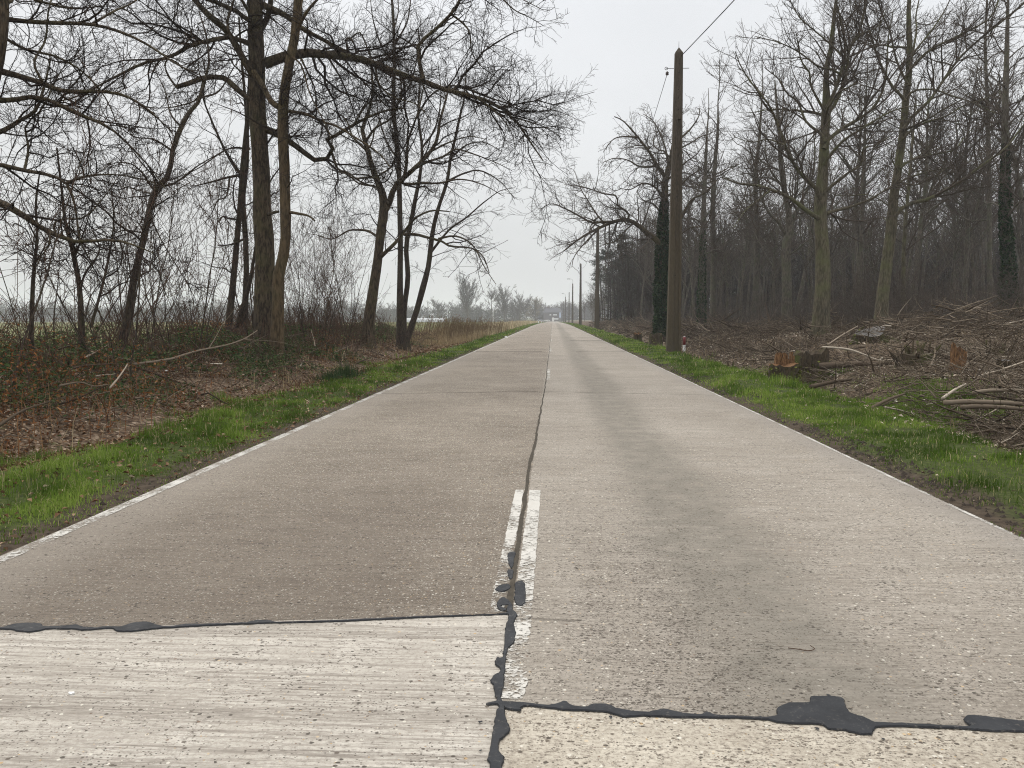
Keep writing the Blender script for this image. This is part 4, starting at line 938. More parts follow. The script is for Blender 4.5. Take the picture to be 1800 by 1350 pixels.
def poisson_spots(n, fx, y0, y1, mind, ypow=1.0):
    out = []
    for _ in range(n * 40):
        y = y0 + (y1 - y0) * rng.random() ** ypow; a, b = fx(y); x = a + (b - a) * rng.random()
        if all((x - p) ** 2 + (y - q) ** 2 > mind ** 2 for p, q in out): out.append((x, y))
        if len(out) >= n: break
    return out
plant_forest(poisson_spots(122, lambda y: (max(9.5, 15 - (y - 45) * .2), .63 * y + 4), 46, 105, 2.4), 'slender bare tree in the grey wood behind the clearing', 'slender trees in the wood behind the clearing')
plant_forest(poisson_spots(46, lambda y: (8.5, 26), 100, 260, 3.0), 'bare tree along the road edge of the wood, beyond the ivy covered oak', 'bare trees along the road edge of the wood', sc=(.7, .95))

# pines
def pine_proto(seed, h):
    g = np.random.default_rng(seed); tr, cr = MB(), MB()
    C = np.stack([np.cumsum(g.normal(size=12) * .08), np.cumsum(g.normal(size=12) * .08), np.linspace(-.3, h, 12)], 1); R = .17 * (1 - np.linspace(0, 1, 12) * .8)
    tubes(tr, C, R, 8, rough=.1)
    P, R2 = grow(C[None], R[None], 3.4, .55, 1, .25, .8, 2.8, (50, 85), .14, 7, .02, .015, up=.15, r=g); tubes(tr, P, R2, 5)
    n = 2600; i = g.integers(len(P), size=n); k = g.integers(3, 7, size=n)
    p = P[i, k] + g.normal(size=(n, 3)) * [.33, .33, .17]
    leaf_mesh(cr, p, .38 * (.6 + .8 * g.random(n)), .7, .35, .1, g.random(n), r=g); return tr, cr
PT = [pine_proto(300 + k, h) for k, h in enumerate([14, 12.5, 15])]
pro = {}
for j, (px, Y) in enumerate([(1062, 150), (1075, 165), (1087, 140), (1098, 158), (1110, 150), (1122, 170), (1132, 145), (1143, 160), (1054, 185), (1082, 185), (1108, 175)]):
    k = j % 3; x = (px - 972) / F * Y
    lab = 'dark crowned pine in the wood edge left of the ivy covered oak'
    if k not in pro: o = pro[k] = empty('pine_tree', (0, 0, 0), lab, 'tree', 'pines in the wood edge'); PT[k][0].build('trunk', B_grey, o); PT[k][1].build('crown', M_pine, o)
    else: o = copy_tree(pro[k])
    s = .88 + .2 * rng.random(); o.location = (x, Y, float(zg(x, Y))); o.scale = (s, s, s); o.rotation_euler = (0, 0, rng.random() * 6)

# undergrowth of the wood: countless thin stems
def undergrowth():
    mb = MB(); n = 3400
    y = 34 + 80 * rng.random(n) ** 1.35; lo = np.maximum(8.5, 13 - (y - 36) * .15); x = lo + (.64 * y + 3 - lo) * rng.random(n)
    h = .9 + 3.0 * rng.random(n) ** 1.8
    d = np.stack([rng.normal(size=n) * .25, rng.normal(size=n) * .25, np.ones(n)], 1); K = 6
    P = np.empty((n, K, 3)); P[:, 0] = np.stack([x, y, zg(x, y) - .1], 1)
    for k in range(1, K):
        d = norm(d + rng.normal(size=d.shape) * .12); P[:, k] = P[:, k - 1] + d * (h / (K - 1))[:, None]
    R = np.maximum((.006 + .010 * rng.random(n))[:, None] * (1 - np.linspace(0, 1, K))[None], .005)
    tubes(mb, P, R, 3)
    A, B = grow(P, R, 2.4, .2, 1, .5, .3, 1.4, (25, 65), .18, 5, .006, .0055); tubes(mb, A, B, 3)
    A, B = grow(A, B, 3.0, .2, 1, .6, .2, .7, (25, 65), .18, 4, .006, .005); tubes(mb, A, B, 3)
    tag(mb.build('undergrowth', T_grey), 'grey brown tangle of thin stems on the floor of the wood', 'undergrowth', kind='stuff')
undergrowth()
def far_wood():
    mb = MB(); n = 1400
    y = 90 + 70 * rng.random(n); x = 9 + (.66 * y - 2) * rng.random(n)
    h = 9 + 6 * rng.random(n); P = np.empty((n, 5, 3)); P[:, 0] = np.stack([x, y, zg(x, y) - .2], 1); d = np.stack([rng.normal(size=n) * .05, rng.normal(size=n) * .05, np.ones(n)], 1)
    for k in range(1, 5): d = norm(d + rng.normal(size=d.shape) * .04); P[:, k] = P[:, k - 1] + d * (h / 4)[:, None]
    R = (.06 + .10 * rng.random(n))[:, None] * (1 - .8 * np.linspace(0, 1, 5))[None]
    tubes(mb, P, R, 4)
    A, B = grow(P, R, 1.6, .2, 1, .3, 1, 3.5, (30, 60), .12, 5, .012, .016); tubes(mb, A, B, 3)
    A, B = grow(A, B, 2.0, .1, 1, .5, .4, 1.4, (30, 60), .12, 3, .012, .012); tubes(mb, A, B, 3)
    m = 95000; i = rng.integers(n, size=m); zz = rng.random(m) ** 1.5
    p = np.stack([x[i] + rng.normal(size=m) * 1.1, y[i] + rng.normal(size=m) * 1.1, zg(x[i], y[i]) + zz * 10.5], 1)
    lb = MB(); leaf_mesh(lb, p, .42 * (.4 + .9 * rng.random(m)), .9, .5, .2, rng.random(m))
    tag(mb.build('far_wood', T_dark), 'far depth of the bare wood behind the clearing, read as one grey mass', 'wood', kind='stuff')
    tag(lb.build('wood_foliage', M_ever), 'dark evergreen and ivy foliage low in the depth of the wood', 'foliage', kind='stuff')
far_wood()

# ------------------------------------------------------------------ far trees on the left horizon
def far_tree(label, px, top, Y, spread, name='far_tree', m=None, n=16, lo=.15, drop=0.0, wd=1.0, seed=0):
    g = np.random.default_rng(400 + seed); x = (px - 972) / F * Y; base = np.array([x, Y, float(zg(x, Y))])
    H = (557 - top) / F * Y + CAMH - base[2]; tr, cr = MB(), MB()
    C = base + np.stack([np.cumsum(g.normal(size=10) * .1), np.cumsum(g.normal(size=10) * .1), np.linspace(-.3, H * .92, 10)], 1); R = .35 * wd * (1 - np.linspace(0, 1, 10)) ** .7 + .04
    tubes(tr, C, R, 7)
    P, R2 = grow(C[None], R[None], n / (H * .9) * 2.2, lo, .9, .85, 2, H * .75, spread, .06, 9, .012, .06, trop=.05 - drop, r=g); tubes(tr, P, R2, 4)
    P, R2 = grow(P, R2, 1.7, .15, 1, .45, 1.2, 4.5, (18, 42), .10, 5, .012, .05, trop=.06 - drop * 1.5, r=g); tubes(cr, P, R2, 3)
    P, R2 = grow(P, R2, 1.8, .1, 1, .6, .7, 2.2, (18, 42), .10, 4, .010, .03, trop=.03 - drop * 2, r=g); tubes(cr, P, R2, 3)
    return finish(name, label, base, tr, cr, B_grey, m or T_far)
T_willow = twig_mat('yellowish_twigs', (.15, .125, .075), (.22, .19, .12))
far_tree('tallest far tree on the hazy horizon, a fan of upright branches', 822, 499, 330, (16, 40), seed=1)
far_tree('hazy fan shaped far tree, second tall one from the left on the horizon', 888, 514, 360, (20, 44), seed=2)
far_tree('small thin crowned far tree between the two fan shaped ones', 863, 514, 340, (30, 60), n=9, lo=.4, seed=3, wd=.7)
far_tree('hazy rounded far tree right of the second fan shaped tree', 914, 522, 380, (25, 55), seed=4)
far_tree('yellowish round willow left of the dark house at the road end', 941, 527, 400, (25, 60), 'willow_tree', T_willow, n=18, drop=.06, seed=5)
far_tree('small far tree on the horizon left of the tallest one, behind the reeds', 770, 532, 360, (25, 55), seed=6)
def tree_line():
    mb = MB(); lb = MB(); n = 730
    x = np.r_[-480 + 470 * rng.random(n - 150), -12 + 90 * rng.random(150)]; y = np.where(x < -20, 430, 535) + 60 * rng.random(n)
    h = (6.5 + 6.5 * fbm(x * .045, y * 0, 1, 3)) * (.8 + .4 * rng.random(n)) + 3.0 * (x > -20); z = zg(x, y)
    P = np.empty((n, 4, 3)); P[:, 0] = np.stack([x, y, z], 1); d = np.stack([rng.normal(size=n) * .08, rng.normal(size=n) * .08, np.ones(n)], 1)
    for k in range(1, 4): P[:, k] = P[:, k - 1] + norm(d + rng.normal(size=d.shape) * .05) * (h / 3)[:, None]
    R = .22 * (1 - .8 * np.linspace(0, 1, 4))[None] * np.ones((n, 1)); tubes(mb, P, R, 4)
    A, B = grow(P, R, 2.2, .1, 1, .45, 1.2, 4, (25, 60), .12, 4, .03, .07); tubes(mb, A, B, 3)
    A, B = grow(A, B, 1.6, .1, 1, .6, .8, 2, (25, 60), .12, 3, .02, .05); tubes(mb, A, B, 3)
    m = 100000; i = rng.integers(n, size=m); u = rng.random(m) ** 1.1
    p = np.stack([x[i] + rng.normal(size=m) * 2.2, y[i] + rng.normal(size=m) * 2, z[i] + u * h[i] * .8], 1)
    leaf_mesh(lb, p, 1.0 * (.5 + .8 * rng.random(m)), .9, .6, .2, rng.random(m))
    tag(mb.build('tree_line', T_far), 'hazy line of far bare trees along the horizon', 'tree line', kind='stuff')
    tag(lb.build('hedge_line', M_ever), 'hazy dark scrub and hedge below the far trees', 'hedge', kind='stuff')
tree_line()
# ------------------------------------------------------------------ poles, cables, house, posts
def pole_mat():
    t = NT('weathered_concrete_pole'); P = t.obj(); z = t.n('SeparateXYZ', {0: P}).outputs[2]
    f = t.noise(14, 5, .65, t.map((2, 2, .5))); b = t.noise(1.4, 4, .6, t.map((3, 3, .6)))
    c = t.mix(t.mr(f, .3, .7), (.048, .038, .028), (.100, .080, .058))
    low = t.mix(f, (.054, .043, .026), (.106, .085, .054))
    c = t.mix(t.mr(t.noise(3.5, 5, .7, t.map((4, 4, .35))), .50, .66, 0, .6), c, (.035, .029, .023))
    c = t.mix(t.math('MULTIPLY', t.mr(z, 8.5, 3.0), t.mr(b, .25, .6, .4, .9)), c, low)
    return t.pbr(c, .95, t.bump(f, .5, .02), spec=.15)
M_pole = pole_mat(); M_dark = flat_mat('dark_hole', (.012, .011, .010), .9); M_steel = flat_mat('galvanised_steel', (.20, .20, .20), .55, .2, 6, .5)
M_wire = flat_mat('black_cable', (.018, .018, .019), .6); M_porc = flat_mat('brown_porcelain', (.05, .03, .025), .3); M_white = flat_mat('white_paint', (.72, .72, .70), .5, .05)
def pole_shaft(H, wb, wt):
    mb = MB(); zs = np.r_[-.4, np.linspace(0, 9.5, 20), 9.52, 9.7, np.linspace(10, H - .24, 8)]; rings = []
    for z in zs:
        u = np.clip(z / H, 0, 1); w = (wb + (wt - wb) * u) / 2; d = w * .78; f = w * .48; rec = .055 if z <= 9.5 else .0
        g = .03; c = .02
        rings.append([(-w + c, -d), (-w + f + w * .35, -d), (-w + f + g + w * .35, -d + rec), (w - f + w * .12 - g, -d + rec), (w - f + w * .12, -d), (w - c, -d), (w, -d + c), (w, d - c), (w - c, d), (-w + c, d), (-w, d - c), (-w, -d + c)])
    rings = np.array(rings); K, S, _ = rings.shape
    V = np.concatenate([rings, np.broadcast_to(zs[:, None, None], (K, S, 1))], -1).reshape(-1, 3)
    k = np.arange(K - 1)[:, None] * S; s = np.arange(S)[None]; s1 = (s + 1) % S
    mb.add(V, np.stack([k + s, k + s1, k + S + s1, k + S + s], -1).reshape(-1, 4))
    # pointed top
    top = V[-S:]; apex = np.array([[0, 0, H]]); mb.add(np.vstack([top, apex]), [(a, (a + 1) % S, S) for a in range(S)])
    u = lambda z: (wb + (wt - wb) * z / H) / 2
    for z in np.r_[9.9, np.linspace(10.35, H - .7, 5), 3.2, 6.4]:
        w = u(z); y = -w * .78 - .004
        if z < 9.5: y += .055
        a = np.arange(8) * math.pi / 4; mb.add(np.vstack([np.c_[.022 * np.cos(a), a * 0 + y, z + .022 * np.sin(a)], [[0, y, z]]]), [(i, (i + 1) % 8, 8) for i in range(8)], mi=1)
    return mb
def utility_pole(label, x, y, H, wb=.57, lamp=False, near=False):
    z = float(zg(x, y)); o = empty('utility_pole', (x, y, z), label, 'utility pole', 'concrete poles along the right verge')
    sm = pole_shaft(H, wb, .31).build('shaft', [M_pole, M_dark], o, smooth_=False)
    if near or not lamp:
        mb = MB(); tubes(mb, np.array([[-.50, -.05, H - .85], [.42, -.05, H - .85]]), np.array([.014, .014]), 6, cap=True)
        tubes(mb, np.array([[0, 0, H - .02], [0, 0, H + .22]]), np.array([.012, .008]), 5)
        mb.build('bracket', M_steel, o)
        mb = MB(); a = np.linspace(0, 6.283, 13); tubes(mb, np.stack([-.50 + .055 * np.cos(a), a * 0 - .05, H - .85 + .055 * np.sin(a)], 1), np.full(13, .014), 6); mb.build('ring', M_steel, o)
        mb = MB(); zz = np.array([-.14, -.11, -.08, -.05, -.02, .02]); rr = np.array([.03, .07, .045, .075, .05, .02]); tubes(mb, np.stack([zz * 0 - .46, zz * 0 - .05, H - .98 + zz], 1)[:, :], rr, 10, cap=True)
        mb.build('insulator', M_porc, o)
    if lamp:
        mb = MB(); tubes(mb, spline([(0, 0, H - .4), (0, 0, H + .8), (-.25, 0, H + 1.15), (-.9, 0, H + 1.25)], 12), np.full(12, .035), 6); mb.build('lamp_arm', M_steel, o)
        mb = MB(); box(mb, (-1.75, -.14, H + 1.16), (-.8, .14, H + 1.34)); mb.build('lamp_head', flat_mat('grey_lamp_housing', (.16, .16, .165), .5), o)
    return o
utility_pole('tall weathered concrete pole on the right verge, the nearest and largest of the row', 5.06, 32.6, 12.40, near=True)
utility_pole('brown concrete pole under the ivy oak bough, second nearest of the row', 5.5, 97, 12.9, .60)
utility_pole('dark concrete pole without a lamp between the second pole and the lamp poles', 5.55, 157, 12.6, .58)
utility_pole('concrete pole carrying a street lamp, the nearer of the two lamp poles', 5.95, 236, 12.4, .58, lamp=True)
utility_pole('far thin pole standing right of the row, between the two lamp poles', 6.9, 333, 13.2, .5)
utility_pole('far concrete pole carrying a street lamp, the farther of the two lamp poles', 5.7, 357, 12.2, .6, lamp=True)
utility_pole('last concrete pole of the row before the dark house', 6.0, 440, 12.2, .62)
def wire(name, label, a, b, sag, r):
    t = np.linspace(0, 1, 40)[:, None]; P = np.array(a) + (np.array(b) - np.array(a)) * t; P[:, 2] -= sag * 4 * (t * (1 - t))[:, 0]
    mb = MB(); tubes(mb, P, np.full(40, r), 5); tag(mb.build(name, M_wire, None, P[0]), label, 'cable')
wire('overhead_cable', 'black cable from the top of the nearest pole up out of the picture', (5.15, 32.5, 12.05), (12.3, -30, 12.6), .9, .017)
wire('overhead_wire', 'thin sagging wire from the nearest pole insulator to the second pole', (4.60, 32.6, 11.35), (5.2, 96.8, 12.0), 2.6, .012)
wire('overhead_wire', 'thin far wire sagging between the second pole and the dark third pole', (5.2, 97, 12.0), (5.3, 156.8, 11.8), 2.0, .014)

def post(name, label, x, y, h, r, m, band=None, cat='post', group=None):
    o = empty(name, (x, y, float(zg(x, y))), label, cat, group); mb = MB(); z = np.array([-.2, 0, h * .5, h - .02, h]); tubes(mb, np.stack([z * 0, z * 0, z], 1), np.array([r, r, r * .95, r * .9, r * .5]), 8, cap=True); mb.build('shaft', m, o)
    if band: mb = MB(); z = np.array([h * band[0], h * band[1]]); tubes(mb, np.stack([z * 0, z * 0, z], 1), np.array([r * 1.06, r * 1.06]), 8, cap=True); mb.build('band', band[2], o)
M_red = flat_mat('red_paint', (.13, .012, .012), .5)
post('marker_post', 'small red and white marker post just behind the foot of the nearest pole', 6.42, 38, .75, .07, M_white, (.45, .98, M_red))
post('delineator_post', 'white reflector post at the left road edge, the nearer of two far away', -4.05, 215, 1.0, .09, M_white, (.7, .85, M_dark), group='reflector posts')
post('delineator_post', 'white reflector post at the left road edge, the farther of two far away', -4.0, 268, 1.0, .09, M_white, (.7, .85, M_dark), group='reflector posts')
post('white_mast', 'slim white mast in the far field in front of the small thin crowned tree', (867 - 972) / F * 300, 300, 6.2, .11, M_white, None, 'mast')
post('white_post', 'white pole behind the nearer lamp pole, far along the right verge', 6.65, 262, 4.6, .09, M_white, None)

# house at the end of the road
def house():
    y0, y1, x0, x1 = 516.0, 526.0, -6.3, 6.0; z = -1.45; e = 6.1 + z; rg = 9.0 + z
    o = empty('house', ((x0 + x1) / 2, y0, z), 'dark house with large roof closing the view at the end of the road', 'house')
    wall = MB(); box(wall, (x0, y0, z - .3), (x1, y1, e)); wall.build('wall', flat_mat('dark_brick', (.085, .075, .075), .9, .2, 3), o, (o.location), smooth_=False)
    r = MB(); v = [(x0 - .5, y0 - .6, e - .25), (x1 + .5, y0 - .6, e - .25), (x1 + .5, y1 + .6, e - .25), (x0 - .5, y1 + .6, e - .25), (x0 + 1.2, (y0 + y1) / 2, rg), (x1 - 1.2, (y0 + y1) / 2, rg)]
    r.add(v, [(0, 1, 5, 4), (2, 3, 4, 5)]); r.add(v, [(1, 2, 5), (3, 0, 4)]); rf = r.build('roof', flat_mat('dark_roof_tiles', (.045, .045, .052), .8, .2, 2), o, o.location, smooth_=False)
    ch = MB(); box(ch, (x0 + 2.6, y0 + 4.3, rg - 1), (x0 + 3.4, y0 + 5.1, rg + .9)); c = ch.build('chimney', flat_mat('chimney_brick', (.12, .07, .055), .9), rf, o.location, smooth_=False)
    for xa, w, h_, zz in ((-1.75, 1.1, .8, 3.9), (.75, 1.1, .9, 3.9), (2.05, 1.2, .9, 3.9), (2.2, 2.9, 1.0, 1.1)):
        m = MB(); box(m, (xa - w / 2, y0 - .06, z + zz), (xa + w / 2, y0 - .003, z + zz + h_)); wn_ = m.build('window', M_white, o, o.location, smooth_=False)
        m = MB(); box(m, (xa - w / 2 + .12, y0 - .075, z + zz + .1), (xa + w / 2 - .12, y0 - .062, z + zz + h_ - .1)); m.build('pane', flat_mat('pale_pane', (.62, .64, .66), .4), wn_, o.location, smooth_=False)  # window panes drawn as plain pale panels
    m = MB(); box(m, (-.55, y0 - .07, z), (.75, y0 - .003, z + 2.5)); m.build('door', M_white, o, o.location, smooth_=False)
house()
def sign():
    o = empty('pylon_sign', (4.75, 511, -1.5), 'upright pale blue sign panel in front of the right end of the dark house', 'sign')
    m = MB(); box(m, (4.1, 510.9, 1.0), (5.3, 511.1, 4.4)); m.build('panel', flat_mat('pale_blue_panel', (.40, .46, .60), .5), o, o.location, smooth_=False)
    m = MB(); box(m, (4.2, 510.92, -1.8), (4.4, 511.08, .998)); box(m, (5.0, 510.92, -1.8), (5.2, 511.08, .998)); m.build('leg', M_steel, o, o.location, smooth_=False)
sign()
def car(label, x, y, m):
    o = empty('parked_car', (x, y, -1.49), label, 'car', 'cars parked by the house')
    b = MB(); prof = [(-2.1, .35), (-2.1, .85), (-1.3, .95), (-.7, 1.42), (.75, 1.42), (1.5, .92), (2.1, .8), (2.1, .35)]
    v = [(p[0], s * .82, p[1]) for s in (-1, 1) for p in prof]; n = len(prof)
    b.add(v, [(k, (k + 1) % n, n + (k + 1) % n, n + k) for k in range(n)]); b.add(v, [(0, k, k + 1) for k in range(1, n - 1)] + [(n, n + k + 1, n + k) for k in range(1, n - 1)])
    b.build('body', m, o, smooth_=False)
    w = MB(); box(w, (-1.0, -.835, .95), (1.1, -.822, 1.33)); w.build('window', M_dark, o, smooth_=False)
    for s in (-1.3, 1.3):
        w = MB(); a = np.arange(14) * 2 * math.pi / 14
        for yy in (-.84, .62): tubes(w, np.array([[s, yy, .33], [s, yy + .22, .33]]), np.array([.33, .33]), 14, cap=True)
        w.build('wheel', M_dark, o)
car('pale car parked beyond the road end, left of the white door', -4.0, 512, M_white)
car('grey car parked far left of the white door, beside the willow', -8.5, 513, flat_mat('grey_car_paint', (.35, .36, .38), .4))
def tunnel():
    o = empty('greenhouse', (-62, 355, -1), 'long low white greenhouse in the far field', 'greenhouse'); m = MB(); a = np.linspace(0, math.pi, 9)
    V = np.array([[xx, 355 + 2.6 * math.cos(q), float(zg(-62, 355)) + 2.0 * math.sin(q)] for xx in (-70, -50) for q in a]); m.add(V, [(k, k + 1, k + 10, k + 9) for k in range(8)])
    m.build('cover', flat_mat('milky_plastic', (.42, .43, .43), .6), o, o.location)
tunnel()

# ------------------------------------------------------------------ verges and ground cover
def grass(name, label, side):
    mb = MB()
    for (y0, y1, dens, w, hs) in ((3.6, 8, 4200, .0055, 1), (8, 14, 2400, .008, 1), (14, 26, 1050, .013, 1.05), (26, 60, 330, .028, 1.1), (60, 130, 60, .07, 1.2), (130, 330, 16, .16, 1.3)):
        if side < 0: x0, x1 = -6.3, XL + .10
        else: x0, x1 = XR - .05, 7.6
        def keep(x, y):
            e = np.where(x < 0, XL - x, x - XR); nz = fbm(x + 5, y, .9, 3); n2 = fbm(x, y + 30, 3.2, 3)
            wide = np.where(x < 0, np.interp(y, [0, 8, 15, 24, 60], [1.4, 1.55, 1.9, 1.45, 1.4]), np.interp(y, [0, 9, 16, 24, 60], [1.95, 1.95, 2.4, 2.1, 2.1]))
            mud = np.where(x < 0, .01 + .15 * smooth(.5, .75, fbm(x * 0, y, .35, 2)), np.interp(y, [4, 9, 16, 40], [.42, .30, .13, .13]) + .25 * (fbm(x * 0 + 9, y, .5, 2) - .5))
            inn = smooth(mud, mud + .22, e - (n2 - .5) * .25); out = 1 - smooth(wide - .25, wide + .20, e + (nz - .5) * 1.1)
            thin = np.where(e < mud + .1, .30 * (n2 > .46), 0)
            bare = 1 - .75 * smooth(.54, .66, fbm(x + 81, y * .6, 1.3, 3))
            p = np.maximum(inn * out * bare * (.12 + .88 * smooth(.36, .56, n2 * .65 + nz * .35)), thin)
            if side > 0: p = np.maximum(p, .8 * smooth(.56, .66, fbm(x * 1.3 + 3, y + 11, .55, 3)) * (e > 1.8) * (1 - smooth(3.0, 4.0, e)) * (y < 34))
            else: p = np.maximum(p, .35 * smooth(.60, .70, fbm(x + 3, y + 41, .7, 3)) * (e > 1.8) * (y < 30))
            return p
        P = scatter(int(dens * (x1 - x0) * (y1 - y0)), x0, x1, y0, y1, keep)
        x, y = P[:, 0], P[:, 1]; e = np.where(x < 0, XL - x, x - XR)
        hh = (.78 + .25 * smooth(.55, .7, fbm(x + 15, y + 4, .9, 2)) - .35 * smooth(.5, .62, fbm(x + 55, y * .7, .8, 3))) * (.03 + .20 * np.clip(fbm(x, y, 2.1, 3) - .22, 0, 1) ** 1.3 * 1.6 * smooth(.05, .6, e) + .05 * smooth(1.4, 2.0, e)) * hs * (.55 + .8 * rng.random(len(x)))
        var = np.clip(.15 + .75 * smooth(.2, .8, fbm(x + 60, y, 1.6, 4)) * (.55 + .65 * rng.random(len(x))) + .12 * (rng.random(len(x)) - .5), 0, .89)
        var = np.where(rng.random(len(x)) < .075 + .08 * smooth(.5, .0, e), .93 + .07 * rng.random(len(x)), var)
        blades(mb, P, hh, w * (.6 + .8 * rng.random(len(x))), .75, var)
    tag(mb.build(name, M_grass), label, 'grass', kind='stuff')
grass('verge_grass', 'bright green grass of the left verge', -1)
grass('verge_grass', 'bright green grass of the right verge and ditch', 1)

def patches():
    mb = MB(); P = scatter(60000, 5.4, 15, 6, 30, lambda x, y: (smooth(.57, .66, fbm(x + 13, y * .8, .5, 3)) * .55 + .9 * smooth(.50, .60, fbm(x + 3, y * .9 + 50, .7, 3)) * smooth(7.6, 6.2, x)) * (1 - smooth(17, 24, y)), 1.2)
    P = np.vstack([P, scatter(95000, 5.3, 7.9, 6, 24, lambda x, y: .95 * smooth(.47, .56, fbm(x + 3, y * .9 + 50, .6, 3)) * smooth(7.9, 6.6, x + .25 * (y > 14)), 1.3)])
    n = len(P); blades(mb, P, (.03 + .14 * rng.random(n) * (P[:, 0] < 8)) , .006 + .0006 * P[:, 1], .9, np.clip(.30 + .5 * fbm(P[:, 0] + 9, P[:, 1], 1.1, 3) + .3 * (rng.random(n) - .5), 0, .89))
    tag(mb.build('clearing_grass', M_grass), 'patches of grass and moss on the ditch bank and clearing at right', 'grass', kind='stuff')
patches()
# dead tussock at the right frame edge
x_, y_ = 5.9, 8.4; o = empty('grass_tussock', (x_, y_, float(zg(x_, y_))), 'straw coloured dead grass tussock drooping over the ditch at the right edge', 'tussock'); mb = MB(); n = 900
P = np.c_[x_ + rng.normal(size=n) * .16, y_ + rng.normal(size=n) * .22, np.zeros(n)]; P[:, 2] = zg(P[:, 0], P[:, 1]); blades(mb, P, .25 + .35 * rng.random(n), .006, 1.0, .05 + .6 * rng.random(n), curl=1.1); tag(mb.build('blades', M_straw, o, o.location), kind='stuff')
def clods():
    mb = MB(); P = scatter(5200, XR + .05, XR + 1.0, 4, 26, lambda x, y: .9 * smooth(.45, .62, fbm(x * 2, y * .7, 1, 3)) * (np.abs(x - XR - .42) < .32))
    P2 = scatter(2200, XL - .6, XL - .05, 5, 40, lambda x, y: .8 * smooth(.5, .65, fbm(x * 2 + 7, y * .4, 1, 3))); P = np.vstack([P, P2]); n = len(P)
    ico = norm(np.array([(0, 0, 1), (1, 0, .1), (.3, .95, 0), (-.8, .6, .1), (-.8, -.6, 0), (.3, -.95, .1), (0, 0, -.8)], float)); f = np.array([(0, 1, 2), (0, 2, 3), (0, 3, 4), (0, 4, 5), (0, 5, 1), (6, 2, 1), (6, 3, 2), (6, 4, 3), (6, 5, 4), (6, 1, 5)])
    s = (.008 + .022 * rng.random(n) ** 2)[:, None, None]; V = P[:, None] + ico[None] * s * (.6 + .8 * rng.random((n, 7, 3)))
    mb.add(V.reshape(-1, 3), (np.arange(n)[:, None, None] * 7 + f[None]).reshape(-1, 3))
    tag(mb.build('mud_clods', flat_mat('dark_mud', (.040, .030, .022), .95, .3, 12), smooth_=False), 'dark churned clods of mud along the road edges', 'mud', kind='stuff')
clods()

